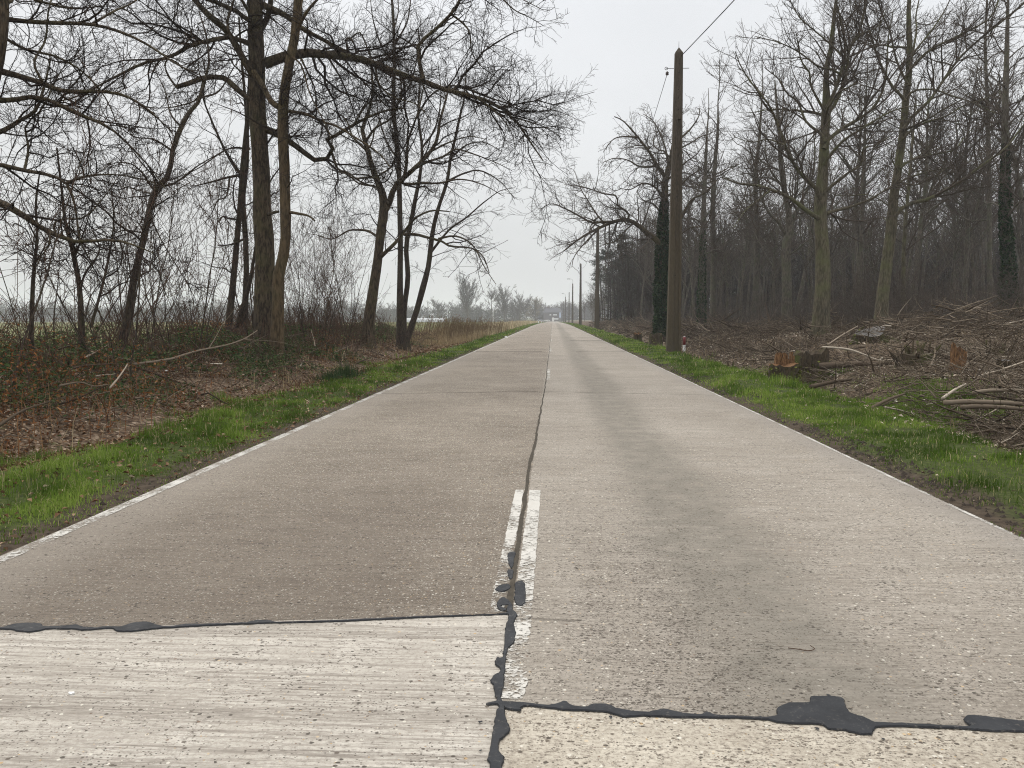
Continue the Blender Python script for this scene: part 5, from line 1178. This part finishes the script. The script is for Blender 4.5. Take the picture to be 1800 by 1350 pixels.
def bank_cover():
    # leaf litter on both sides
    mb = MB()
    for x0, x1, y0, y1, d, s in ((-10.5, -5.0, 4, 12, 420, .06), (-11.5, -5.0, 12, 24, 200, .075), (-12, -4.8, 24, 46, 80, .11), (-5.4, -3.5, 4, 24, 75, .06)):
        P = scatter(int(d * (x1 - x0) * (y1 - y0)), x0, x1, y0, y1, lambda x, y: np.where(x > -5.45, .6, smooth(.30, .5, fbm(x, y, .8, 3))))
        P[:, 2] += .012 + .03 * rng.random(len(P)); leaf_mesh(mb, P, s * (.5 + .8 * rng.random(len(P))), .45, .55, .5, np.clip(rng.beta(1.3, 1.7, len(P)) * 1.05, 0, 1))
    tag(mb.build('leaf_litter', M_litter), 'brown dead leaves covering the left bank', 'leaf litter', kind='stuff')
    mb = MB()
    for x0, x1, y0, y1, d, s in ((4.9, 9, 5, 14, 150, .065), (5.2, 16, 10, 22, 130, .08), (5.2, 26, 22, 42, 45, .12), (5.4, 16, 42, 110, 7, .26), (3.4, 5.2, 5, 25, 12, .042)):
        P = scatter(int(d * (x1 - x0) * (y1 - y0)), x0, x1, y0, y1, lambda x, y: np.where(x < 5.3, .5, smooth(.35, .55, fbm(x + 20, y, .7, 3))))
        P[:, 2] += .012 + .04 * rng.random(len(P)); leaf_mesh(mb, P, s * (.5 + .8 * rng.random(len(P))), .5, .55, .5, np.clip(.05 + rng.beta(1.3, 1.2, len(P)), 0, 1))
    tag(mb.build('leaf_litter', M_chips), 'pale brown dead leaves and chips over the clearing on the right', 'leaf litter', kind='stuff')
    # brambles
    lm, sm = MB(), MB()
    def bk(x, y): return smooth(.40, .58, fbm(x + 3, y + 9, .55, 3)) * smooth(5.9, 7.4, -x + (y > 30) * .2) * (1 - smooth(40, 48, y))
    for x0, x1, y0, y1, d, s in ((-10, -5.9, 4, 12, 760, .055), (-12, -6, 12, 24, 400, .075), (-14, -6, 24, 46, 130, .12)):
        P = scatter(int(d * (x1 - x0) * (y1 - y0)), x0, x1, y0, y1, bk); n = len(P)
        mound = .10 + .85 * fbm(P[:, 0], P[:, 1], .7, 3) * smooth(6.2, 8.2, -P[:, 0])
        P[:, 2] += mound * (.15 + .85 * rng.random(n) ** .7); leaf_mesh(lm, P, s * (.5 + .8 * rng.random(n)), .55, .75, .2, np.clip(rng.beta(1.7, 2.4, n) * 1.1, 0, 1))
    n = 1500; P = scatter(n, -12, -5.8, 4, 42, lambda x, y: .15 + .85 * bk(x, y), 1.3); n = len(P)
    K = 7; az = rng.random(n) * 6.283; L = .5 + 1.2 * rng.random(n); t = np.linspace(0, 1, K)
    C = np.empty((n, K, 3)); rise = .25 + .6 * rng.random(n)
    C[..., 0] = P[:, 0:1] + np.cos(az)[:, None] * L[:, None] * t * .8 + rng.normal(size=(n, K)) * .02; C[..., 1] = P[:, 1:2] + np.sin(az)[:, None] * L[:, None] * t * .8; C[..., 2] = P[:, 2:3] + rise[:, None] * (2.6 * t * (1 - t * .75))
    tubes(sm, C, np.full((n, K), .0038) + .003 * (P[:, 1:2] / 20), 3)
    bl = lm.build('bramble_leaves', M_bramble); tag(bl, 'dark green bramble leaves over the left bank', 'brambles', kind='stuff')
    tag(sm.build('bramble_stems', T_red), 'arching red brown bramble stems on the left bank', 'brambles', kind='stuff')
    # rusty bracken
    mb = MB()
    def br(x, y): return .95 * np.exp(-((x + 6.9) ** 2 / 1.0 + (y - 10.4) ** 2 / 7)) + .55 * smooth(.60, .7, fbm(x + 31, y + 2, .5, 3)) * (x < -6.2) + .45 * np.exp(-((x + 6.3) ** 2 / .4 + (y - 7) ** 2 / 3))
    P = scatter(60000, -12, -5.6, 4.5, 30, br); n = len(P); P[:, 2] += .05 + .85 * rng.random(n) ** 1.3; leaf_mesh(mb, P, .055 * (.4 + 1.0 * rng.random(n)), .9, .4, .3, rng.beta(1.6, 2.2, n))
    Q = scatter(4500, -12, -5.6, 4.5, 30, br); blades(mb, Q, .35 + .45 * rng.random(len(Q)), .009, .9, rng.random(len(Q)), curl=1.2)
    tag(mb.build('dead_bracken', M_bracken), 'rust red dead bracken on the left bank', 'bracken', kind='stuff')
    # dry stalks and tan grass
    mb = MB(); P = scatter(5200, -12.5, -5.6, 4, 46, lambda x, y: .15 + .6 * smooth(.45, .6, fbm(x, y + 70, .6, 2))); n = len(P)
    blades(mb, P, .18 + .45 * rng.random(n) ** 1.6, .004 + .0005 * P[:, 1], .9, np.clip(rng.beta(1.5, 2.3, n), 0, .9), curl=.9)
    n = 4200; Q = scatter(n, -14, -7.2, 6, 44, lambda x, y: .25 + .75 * smooth(.42, .58, fbm(x + 7, y, .5, 2))); n = len(Q); K = 5; t_ = np.linspace(0, 1, K); hh = .45 + .9 * rng.random(n) ** 1.5; C = np.repeat(Q[:, None], K, 1); C[..., 0] += rng.normal(size=(n, 1)) * .35 * hh[:, None] * t_ ** 1.5; C[..., 1] += rng.normal(size=(n, 1)) * .35 * hh[:, None] * t_ ** 1.5; C[..., 2] += hh[:, None] * t_
    ds = MB(); tubes(ds, C, np.full((n, K), .0032) + .00012 * Q[:, 1:2], 3); A, B = grow(C, np.full((n, K), .003), 2.2, .35, 1, .4, .1, .4, (25, 60), .15, 3, .004, .0028); tubes(ds, A, B + .0001 * A[:, 0, 1:2], 3); tag(ds.build('dead_stems', T_red), 'upright dead brown stems along the top of the left bank', 'dead stems', kind='stuff')
    P = scatter(5200, 5.2, 20, 5, 42, lambda x, y: .1 + .6 * smooth(.5, .62, fbm(x, y + 170, .5, 2)), 1.2); n = len(P)
    blades(mb, P, .12 + .32 * rng.random(n) ** 1.6, .004 + .0005 * P[:, 1], .9, np.clip(rng.beta(1.7, 2.0, n), 0, .9), curl=.9)
    tag(mb.build('dry_stalks', M_straw), 'pale dry grass stalks scattered on both sides of the road', 'dry stalks', kind='stuff')
    mb = MB()
    for y0, y1, d, w, h in ((24, 48, 130, .012, .55), (48, 90, 60, .03, .75), (90, 170, 16, .07, .8), (170, 300, 5, .16, .9)):
        P = scatter(int(d * 4.6 * (y1 - y0)), -9.4, -4.8, y0, y1, lambda x, y: smooth(30, 44, y - 4 * (x + 7)) * (.3 + .7 * smooth(.35, .55, fbm(x, y, .3, 2))) * smooth(1.3, 1.9, XL - x)); n = len(P)
        blades(mb, P, h * (.4 + .7 * rng.random(n)), w * (.6 + .8 * rng.random(n)), .6, np.clip(.32 + .50 * smooth(44, 66, P[:, 1]) + .45 * (rng.random(n) - .5), 0, .98))
    tag(mb.build('tan_grass', M_straw), 'strip of tall tan dry grass beside the left verge, farther along the road', 'dry grass', kind='stuff')
    # field
    mb = MB()
    for y0, y1, x0, d, w, h in ((30, 70, -40, 9, .035, .16), (70, 150, -80, 2.2, .10, .24), (150, 300, -150, .5, .25, .35)):
        P = scatter(int(d * (-9 - x0) * (y1 - y0)), x0, -9, y0, y1, lambda x, y: smooth(.3, .6, fbm(x, y, .12, 3))); n = len(P); P = P[np.interp(P[:, 1], [30, 50], [-15, -9]) > P[:, 0]]; n = len(P)
        blades(mb, P, h * (.4 + .9 * rng.random(n)), w, .7, np.where(rng.random(n) < .55, 1.0, .25 + .4 * rng.random(n)))
    tag(mb.build('field_grass', M_straw), 'rough green and tan grass of the field beyond the left bank', 'field grass', kind='stuff')
    # reeds
    mb, pm = MB(), MB(); c = np.array([at(px, 575, d)[:2] for px, d in [(782, 50), (792, 52), (800, 55), (812, 52), (820, 56), (832, 60), (845, 66), (858, 72), (872, 78), (770, 48), (800, 60), (815, 64)]])
    i = rng.integers(len(c), size=900); P = np.c_[c[i] + rng.normal(size=(900, 2)) * [.9, 2.6], np.zeros(900)]; P[:, 2] = zg(P[:, 0], P[:, 1]); h = np.interp(P[:, 1], [48, 70], [1.6, 1.2]) * (.55 + .5 * rng.random(900))
    K = 5; t = np.linspace(0, 1, K); az = rng.normal(size=900) * .6; C = np.empty((900, K, 3)); C[..., 0] = P[:, 0:1] + np.cos(az)[:, None] * .35 * t ** 2 * h[:, None] * .6; C[..., 1] = P[:, 1:2] + np.sin(az)[:, None] * .3 * t ** 2; C[..., 2] = P[:, 2:3] + h[:, None] * t
    tubes(mb, C, np.full((900, K), .009), 3); blades(mb, P, h * .8, .02, .5, rng.random(900) * .6)
    tip = C[::5, -1]; q = np.repeat(tip, 7, 0) + rng.normal(size=(len(tip) * 7, 3)) * [.06, .05, .11]; leaf_mesh(pm, q, .11 * (.5 + .7 * rng.random(len(q))), .9, .35, .1, .2 + .5 * rng.random(len(q)))
    tag(mb.build('reeds', M_straw), 'stand of tan reeds left of the road beside the field', 'reeds', kind='stuff')
    tag(pm.build('reed_plumes', M_litter), 'dark brown plumes on top of the reeds', 'reeds', kind='stuff')
bank_cover()

# rushes
for label, px, py, d, n, s in (('dark green rush tuft at the foot of the left bank, the larger of a pair', 600, 668, 18.6, 420, .42), ('dark green rush tuft at the foot of the left bank, the smaller of a pair', 572, 676, 17.6, 260, .32)):
    x = (px - 972) / F * d; o = empty('rush_tuft', (x, d, float(zg(x, d))), label, 'rush tuft', 'rush tufts on the left bank'); mb = MB()
    P = np.c_[x + rng.normal(size=n) * .2, d + rng.normal(size=n) * .3, np.zeros(n)]; P[:, 2] = zg(P[:, 0], P[:, 1]); blades(mb, P, s * (.5 + .6 * rng.random(n)), .010, .7, .25 * rng.random(n)); tag(mb.build('blades', M_bramble, o, o.location), kind='stuff')

# ------------------------------------------------------------------ sticks, logs, stumps
def stick_mat(name):
    t = NT(name); c = t.ramp(t.attr(), [(0, (.034, .026, .019)), (.35, (.105, .080, .058)), (.7, (.21, .168, .124)), (.92, (.37, .31, .24)), (1, (.60, .53, .43))])
    return t.diff(t.mix(t.math('MULTIPLY', t.noise(6, 3), .6), c, t.mix(.5, c, (.03, .024, .018))))
M_stick = stick_mat('dead_sticks')
def pile(x, y):
    a = smooth(.46, .72, fbm(x + 8, y + 3, .28, 3))
    return (.12 + .75 * a) * smooth(7.0, 10.5, x) * smooth(13, 22, y) + .12 + .25 * np.exp(-((x - 6.4) ** 2 / 1.2 + (y - 18) ** 2 / 12))
def brush(name, label, n, x0, x1f, y0, y1, keep, hf, rs=1.0, ypow=1.3, lm=1.9, lmean=-.45, bend=.06, tail=.022):
    y = y0 + (y1 - y0) * rng.random(n) ** ypow; x = x0 + (x1f(y) - x0) * rng.random(n); k = rng.random(n) < keep(x, y); x, y = x[k], y[k]; n = len(x)
    L = np.clip(np.exp(rng.normal(size=n) * .65 + lmean), .12, lm); L = np.minimum(L, .5 + .35 * np.maximum(x - 5.5, 0) + 9 * (x < 0)); r = np.clip((.0045 + tail * rng.random(n) ** 5) * (.6 + L * .5), .0035, .045) * rs * (1 + y / 40)
    az = rng.random(n) * 6.283; ti = rng.normal(size=n) * .26 + (rng.random(n) < .07) * rng.random(n) * .9; d = np.stack([np.cos(az) * np.cos(ti), np.sin(az) * np.cos(ti), np.abs(np.sin(ti))], 1)
    h = hf(x, y) * rng.random(n); K = 6; P = np.empty((n, K, 3)); P[:, 0] = np.stack([x, y, zg(x, y) + .01 + h], 1)
    for q in range(1, K):
        d = norm(d + rng.normal(size=d.shape) * bend + (rng.random((n, 1)) < .12) * rng.normal(size=d.shape) * .28); P[:, q] = P[:, q - 1] + d * (L / (K - 1))[:, None]
    P[..., 2] = np.maximum(P[..., 2], zg(P[..., 0], P[..., 1]) + .005)
    R = r[:, None] * (1 - .75 * np.linspace(0, 1, K))[None]; v = np.clip(rng.beta(1.5, 1.9, n) * (1.05 - .25 * smooth(18, 34, y)), 0, 1); mb = MB(); tubes(mb, P, R, 4, var=v)
    A, B = grow(P, R, 2.6, .15, 1, .5, .08, .8, (25, 60), .16, 4, .008, .0028 * rs); B = B * (1 + A[:, 0, 1:2] / 50); tubes(mb, A, B, 3, var=np.clip(rng.beta(1.4, 2.2, len(A)), 0, 1))
    tag(mb.build(name, M_stick), label, 'brushwood', kind='stuff')
brush('brushwood', 'felled brushwood and sticks strewn over the clearing on the right', 34000, 5.6, lambda y: .63 * y + 2.5, 6, 44, lambda x, y: smooth(5.4, 6.8, x + (fbm(x, y, .5, 2) - .5)) * (.35 + .65 * smooth(.35, .55, fbm(x + 2, y, .4, 3))), pile, lmean=-1.05, lm=1.5, tail=.014)
brush('brushwood', 'larger cut branches lying on the brushwood of the clearing', 900, 6.4, lambda y: .63 * y + 2.5, 9, 42, lambda x, y: .25 + .75 * smooth(.4, .6, fbm(x + 2, y, .3, 3)), pile, lmean=-.35, lm=1.7, tail=.026)
brush('brushwood', 'brushwood along the wood edge beyond the nearest pole', 5000, 5.9, lambda y: np.minimum(13, .63 * y), 42, 130, lambda x, y: .4 + .6 * smooth(.4, .6, fbm(x + 2, y, .3, 3)), lambda x, y: .5 + 0 * x, lmean=-.3, lm=2.2, tail=.03)
brush('fallen_twigs', 'dead twigs lying on the left bank', 1000, -6.0, lambda y: -6.0 - 2 - y * .12, 4.5, 38, lambda x, y: .8 + 0 * x, lambda x, y: .12 + .3 * (x < -7), .7, lm=.9)

def log(name, label, pts, r0, r1, m, group=None, cat='log', twig=False, var=.5):
    P = spline(np.array(pts, float), 14); b = P[0].copy(); mb = MB(); R = np.linspace(r0, r1, 14)
    tubes(mb, P, R, 9, var=var, cap=True, rough=.15)
    if twig:
        A, B = grow(P[None], R[None], 1.3, .2, 1, .35, .3, 1.2, (25, 60), .12, 6, .012, .004); tubes(mb, A, B, 4, var=var)
    tag(mb.build(name, m, None, b), label, cat, group)
def gz(px, py, d, dz=.0):
    q = at(px, py, d); z = float(zg(q[0], q[1])); q[2] = max(q[2], z + dz); return q
log('fallen_branch', 'long pale fallen branch leaning up to the foot of the ochre trunk', [gz(236, 640, 13.2, .05), gz(300, 631, 14, .1), gz(345, 617, 15, .15), gz(400, 606, 16.5, .2), gz(432, 594, 18, .3), gz(452, 581, 19, .3)], .022, .012, M_stick, cat='branch', twig=True, var=.72)
log('fallen_branch', 'thin pale stick standing aslant in the rusty bracken', [gz(193, 682, 9.0, .02), gz(205, 668, 9.2, .05), gz(218, 650, 9.6), gz(224, 640, 9.9)], .012, .007, M_stick, cat='branch', var=.86)
log('fallen_branch', 'brown branch lying flat among the brambles below the bracken', [gz(105, 678, 8.2, .05), gz(140, 672, 8.5, .06), gz(165, 679, 8.6, .06), gz(190, 676, 8.8, .05)], .012, .006, M_stick, cat='branch', var=.5)
log('fallen_branch', 'dark branch lying low at the left frame edge on the bank', [gz(-8, 752, 6.3, .05), gz(40, 722, 6.8, .05), (gz(90, 705, 7.4, .05))], .015, .007, M_stick, cat='branch', twig=True, var=.25)
for label, a, b, r, v in (('pale log at the right frame edge, uppermost of the parallel ones', (1712, 690, 12.6), (1815, 688, 12.9), .036, .74), ('long pale log at the right frame edge, middle of the parallel ones', (1660, 708, 11.6), (1815, 712, 11.4), .04, .68), ('brown log at the right frame edge, lowest of the parallel ones', (1690, 716, 11.2), (1815, 722, 11.0), .035, .5)):
    A, B = gz(*a, .05), gz(*b, .05); log('log', label, [A, A * .7 + B * .3 + [0, .06, .02], A * .35 + B * .65 + [0, -.05, .03], B], r, r * .7, M_stick, 'logs at the right edge', var=v)
for label, a, b, r, v in (('long dark log lying in front of the coppice stool', (1440, 644, 19.5), (1568, 640, 19.0), .09, .35), ('thick slanting stick behind the ditch grass', (1425, 680, 16.4), (1500, 666, 17.0), .045, .3), ('pale bent branch reaching from the split stump to the dark log', (1446, 610, 20.5), (1545, 634, 19.5), .030, .95), ('straight pale stick rising behind the split stump', (1455, 606, 21), (1508, 573, 22.5), .022, .8), ('mossy stick in the grass of the ditch', (1530, 722, 12.2), (1590, 692, 13.2), .028, .4), ('pale stick lying near the small orange stump', (1657, 700, 12.8), (1700, 674, 14), .026, .95)):
    A, B = gz(*a, .06), gz(*b, .06); mid = (A + B) / 2 + [0, 0, .10 if 'bent' in label else .02]; log('branch', label, [A, mid, B], r, r * .6, M_stick, cat='branch', twig='bent' in label, var=v)

W_split = bark('split_orange_wood', (.075, .038, .018), (.27, .145, .065), None, 2.2)
W_cut = flat_mat('grey_cut_wood', (.115, .105, .095), .85, .35, 14); W_stump = bark('mossy_stump_bark', (.035, .025, .016), (.105, .078, .048), (.075, .085, .022), 1.6, .9)
W_moss = flat_mat('yellow_green_moss', (.11, .12, .022), .95, .4, 10)
def stump_body(c, r, h, top=.0, S=20, rough=.22, lean=(0, 0), flare_=1.35, K=8, tilt=(0, 0)):
    a = np.arange(S) * 2 * math.pi / S; ph = rng.random(3) * 6; lobes = 1 + .10 * np.sin(3 * a + ph[0]) + .07 * np.sin(5 * a + ph[1]); t = np.linspace(0, 1, K)
    rr = r * (flare_ + (1 - flare_) * np.minimum(1, t * 1.6)); jag = top * rng.random(S)
    V = np.empty((K, S, 3))
    for k in range(K):
        q = rr[k] * lobes * (1 + rough * (rng.random(S) - .5) * .5); V[k, :, 0] = c[0] + np.cos(a) * q + lean[0] * t[k]; V[k, :, 1] = c[1] + np.sin(a) * q + lean[1] * t[k]
        V[k, :, 2] = c[2] - .15 + (h + .15 + jag * (k == K - 1) + tilt[0] * np.cos(a) * r + tilt[1] * np.sin(a) * r) * t[k]
    f = [(k * S + s, k * S + (s + 1) % S, (k + 1) * S + (s + 1) % S, (k + 1) * S + s) for k in range(K - 1) for s in range(S)]
    return V, f
def stump(label, px, py, d, r, h, body, cutm, top=.0, tilt=(0, 0), moss=0, cutname='cut_face'):
    q = at(px, py, d); x = q[0]; z = float(zg(x, d)); o = empty('tree_stump', (x, d, z), label, 'stump')
    V, f = stump_body((x, d, z), r, h, top, tilt=tilt); mb = MB(); mb.add(V.reshape(-1, 3), f); mb.build('bark', body, o, o.location)
    S = V.shape[1]; rim = V[-1] + [0, 0, .004]; c = rim.mean(0) - [0, 0, top * .35]; mb = MB(); inner = c + (rim - c) * .5 + np.c_[np.zeros((S, 2)), (rng.random(S) - .5) * top * .8]
    mb.add(np.vstack([rim, inner, c[None]]), [(s, (s + 1) % S, S + (s + 1) % S, S + s) for s in range(S)]); mb.add(np.vstack([rim, inner, c[None]]), [(S + s, S + (s + 1) % S, 2 * S) for s in range(S)]); mb.build(cutname, cutm, o, o.location, smooth_=False)
    if moss:
        mb = MB(); n = moss; a = rng.random(n) * 6.283; zz = z + h * rng.random(n); p = np.c_[x + np.cos(a) * r * 1.12, d + np.sin(a) * r * 1.12, zz]; leaf_mesh(mb, p, .05 + .05 * rng.random(n), .9, .9, .1); tag(mb.build('moss', W_moss, o, o.location), kind='stuff')
    return o
o = stump('broad mossy stump at the ditch with split orange wood upright on top', 1378, 660, 18.8, .34, .50, W_stump, W_split, .10, moss=160)
q = o.location; mb = MB()
for k in range(9):
    xx = q.x + .02 + (k - 4) * .050 + .03 * (rng.random() - .5); hh = .20 + .26 * rng.random() ** .7 * (1 - .05 * abs(k - 3)); yy = q.y + .06 + (rng.random() - .5) * .10
    w = .038 + .012 * rng.random(); zz = q.z + .46; v = [(xx - w, yy - .06, zz), (xx + w, yy - .06, zz), (xx + w, yy + .07, zz), (xx - w, yy + .07, zz), (xx - w * .8, yy - .05, zz + hh), (xx + w * .7, yy - .04, zz + hh * (.8 + .2 * rng.random())), (xx + w * .6, yy + .05, zz + hh * .9), (xx - w * .8, yy + .05, zz + hh * .95)]
    mb.add(v, [(3, 2, 1, 0), (4, 5, 6, 7), (0, 1, 5, 4), (1, 2, 6, 5), (2, 3, 7, 6), (3, 0, 4, 7)])
mb.build('splintered_slab', W_split, o, o.location, smooth_=False)
stump('dark rotten ragged stump right behind the split orange stump', 1425, 640, 20.0, .40, .55, W_stump, W_stump, .35, moss=140, cutname='ragged_top')
stump('small orange broken stump standing alone near the right of the clearing', 1683, 652, 16.5, .14, .34, W_split, W_split, .22, tilt=(-.5, 0), cutname='ragged_top')
stump('small pale cut stump beside the right frame edge of the clearing', 1762, 668, 15.5, .12, .26, W_stump, W_cut, .03)
stump('dark stump left of the nearest pole, at the edge of the verge', 1152, 592, 42, .32, .55, W_stump, W_stump, .30, moss=40, cutname='ragged_top')
stump('low stump farther left of the nearest pole, half hidden in brushwood', 1120, 590, 50, .26, .40, W_stump, W_split, .22, cutname='ragged_top')
# uprooted stump with a tilted cut face
def rootplate():
    d = 24.0; c = at(1535, 600, d); z = float(zg(c[0], d)); o = empty('uprooted_stump', (c[0], d, z), 'uprooted stump with tilted grey cut face and hanging roots', 'stump')
    n = np.array([-.30, -.30, .90]); n /= np.linalg.norm(n); u = norm(np.cross(n, [0, 0, 1])); v = np.cross(n, u); S = 22; a = np.arange(S) * 2 * math.pi / S
    p0 = at(1531, 583, d); mb = MB(); rings = []
    for t, rr in ((0, .38), (-.2, .42), (-.45, .58), (-.75, .95), (-1.05, 1.25)):
        q = rr * (1 + .18 * np.sin(3 * a + 1) + .12 * np.sin(7 * a) * min(1, -t * 2) + .10 * rng.random(S)); P = p0 + n * t + (np.cos(a) * q)[:, None] * u * 1.05 + (np.sin(a) * q)[:, None] * v * .85; rings.append(P)
    V = np.array(rings); K = len(V); mb.add(V.reshape(-1, 3), [(k * S + s, k * S + (s + 1) % S, (k + 1) * S + (s + 1) % S, (k + 1) * S + s) for k in range(K - 1) for s in range(S)]); mb.build('root_plate', W_stump, o, o.location)
    mb = MB(); rim = V[0] + n * .004; mb.add(np.vstack([rim, rim.mean(0)[None]]), [(s, (s + 1) % S, S) for s in range(S)]); mb.build('cut_face', W_cut, o, o.location, smooth_=False)
    m = 70; a2 = rng.random(m) * 6.283; st = p0 - n * (.4 + .5 * rng.random(m))[:, None] + (np.cos(a2) * .8)[:, None] * u + (np.sin(a2) * .7)[:, None] * v; dd = norm((np.cos(a2))[:, None] * u + (np.sin(a2))[:, None] * v + [0, -.2, -.5]); C = np.empty((m, 6, 3)); C[:, 0] = st
    for k in range(1, 6): dd = norm(dd + rng.normal(size=dd.shape) * .25 + [0, 0, -.12]); C[:, k] = C[:, k - 1] + dd * (.08 + .12 * rng.random(m))[:, None]
    mb = MB(); tubes(mb, C, (.006 + .02 * rng.random(m) ** 2)[:, None] * (1 - .7 * np.linspace(0, 1, 6))[None], 5); mb.build('roots', W_stump, o, o.location)
    mb = MB(); m = 240; t = rng.random(m); p = p0 - n * (.05 + .9 * t)[:, None] + u * (.45 + .6 * t)[:, None] * .9 + v * (rng.normal(size=m) * .25)[:, None] + [0, -.1, .1]; leaf_mesh(mb, p, .09 * (.5 + rng.random(m)), .7, .6, .2); mb.build('moss', W_moss, o, o.location)
rootplate()
def stool():
    d = 18.4; c = at(1606, 655, d); z = float(zg(c[0], d)); o = empty('coppice_stool', (c[0], d, z), 'cut coppice stool, fan of short brown stems before the uprooted stump', 'stump'); m = 26
    P = np.empty((m, 6, 3)); az = rng.random(m) * 6.283; rr = .36 * rng.random(m) ** .5; P[:, 0] = np.stack([c[0] + np.cos(az) * rr, d + np.sin(az) * rr * .6, np.full(m, z - .1)], 1); dd = norm(np.stack([np.cos(az) * rr * 1.3 + rng.normal(size=m) * .15, np.sin(az) * rr, np.ones(m)], 1)); L = .35 + .45 * rng.random(m)
    for k in range(1, 6): dd = norm(dd + rng.normal(size=dd.shape) * .07); P[:, k] = P[:, k - 1] + dd * (L / 5)[:, None]
    mb = MB(); tubes(mb, P, (.02 + .025 * rng.random(m))[:, None] * (1 - .25 * np.linspace(0, 1, 6))[None], 7, var=.35 + .2 * rng.random(m), cap=True); mb.build('stems', W_stump, o, o.location)
    V, f = stump_body((c[0], d, z), .36, .22, .08); mb = MB(); mb.add(V.reshape(-1, 3), f); S = V.shape[1]; mb.add(np.vstack([V[-1], V[-1].mean(0)[None]]), [(s, (s + 1) % S, S) for s in range(S)]); mb.build('base', W_stump, o, o.location)
stool()
def small_stool(label, px, py, d, m, hh):
    c = at(px, py, d); x = float(c[0]); z = float(zg(x, d)); o = empty('coppice_stool', (x, d, z), label, 'stump'); P = np.empty((m, 5, 3)); az = rng.random(m) * 6.283; rr = .22 * rng.random(m) ** .5
    P[:, 0] = np.stack([x + np.cos(az) * rr, d + np.sin(az) * rr, np.full(m, z - .1)], 1); dd = norm(np.stack([np.cos(az) * rr * 2 + rng.normal(size=m) * .2, np.sin(az) * rr, np.ones(m) * .9], 1)); L = hh * (.5 + .7 * rng.random(m))
    for k in range(1, 5): dd = norm(dd + rng.normal(size=dd.shape) * .08); P[:, k] = P[:, k - 1] + dd * (L / 4)[:, None]
    mb = MB(); tubes(mb, P, (.012 + .022 * rng.random(m))[:, None] * (1 - .2 * np.linspace(0, 1, 5))[None], 7, cap=True); mb.build('stems', W_stump, o, o.location)
    V, f = stump_body((x, d, z), .26, .14, .07); mb = MB(); mb.add(V.reshape(-1, 3), f); S = V.shape[1]; mb.add(np.vstack([V[-1], V[-1].mean(0)[None]]), [(s, (s + 1) % S, S) for s in range(S)]); mb.build('base', W_stump, o, o.location)
small_stool('low cut stool with a few short stems between the split stump and the pole', 1285, 625, 25, 12, .40)
small_stool('low cut stool behind the parallel logs at the right edge', 1745, 640, 19, 14, .45)
# bits on the ground
def litter(name, label, px, py, s, z=.0):
    g_ = gp(px, py, z); x, y = float(g_[0]), float(g_[1]); zz = max(float(zg(x, y)), .0 if XL < x < XR else -9); mb = MB(); a = np.arange(9) * 2 * math.pi / 9
    V = np.vstack([np.c_[np.cos(a) * s, np.sin(a) * s * .6, .004 + .35 * s * rng.random(9)], [[0, 0, .5 * s]], np.c_[np.cos(a) * s * .9, np.sin(a) * s * .5, a * 0 - .002]]); mb.add(V, [(i, (i + 1) % 9, 9) for i in range(9)]); mb.add(V, [(10 + i, 10 + (i + 1) % 9, (i + 1) % 9, i) for i in range(9)])
    ob = mb.build(name, M_white, None, (0, 0, 0)); ob.location = (x, y, zz); tag(ob, label, 'litter')
litter('litter_scrap', 'white scrap of litter lying on the left bank below the fallen branch', 293, 672, .055, .15)
litter('litter_scrap', 'white scrap of litter on the left verge edge, far along the road', 890, 593, .14, .0)
litter('pebble', 'flat white pebble lying on the pale brushed concrete slab', 126, 1220, .013)
tw = gp(np.array([1385, 1405, 1420, 1432, 1424]), np.array([1141, 1144, 1146, 1144, 1139])); mbt = MB(); tubes(mbt, spline(np.c_[tw, [.006, .007, .006, .008, .012]], 12), np.full(12, .0022), 4)
tag(mbt.build('twig', T_red), 'small curled twig lying on the right lane', 'twig')

# ------------------------------------------------------------------ haze
def haze():
    t = NT('haze_air'); v = t.n('VolumePrincipled', {'Color': (.96, .985, 1.0, 1), 'Density': HAZE, 'Anisotropy': 0.0}); t.t.links.new(v.outputs[0], t.out.inputs['Volume'])
    mb = MB(); box(mb, (-2300, -70, -8), (2300, 2400, 42)); ob = mb.build('haze', t.m, smooth_=False); tag(ob, 'thin pale mist filling the air over road, wood and field', 'haze', kind='stuff'); ob.display_type = 'WIRE'
HAZE = 0.0006
haze()
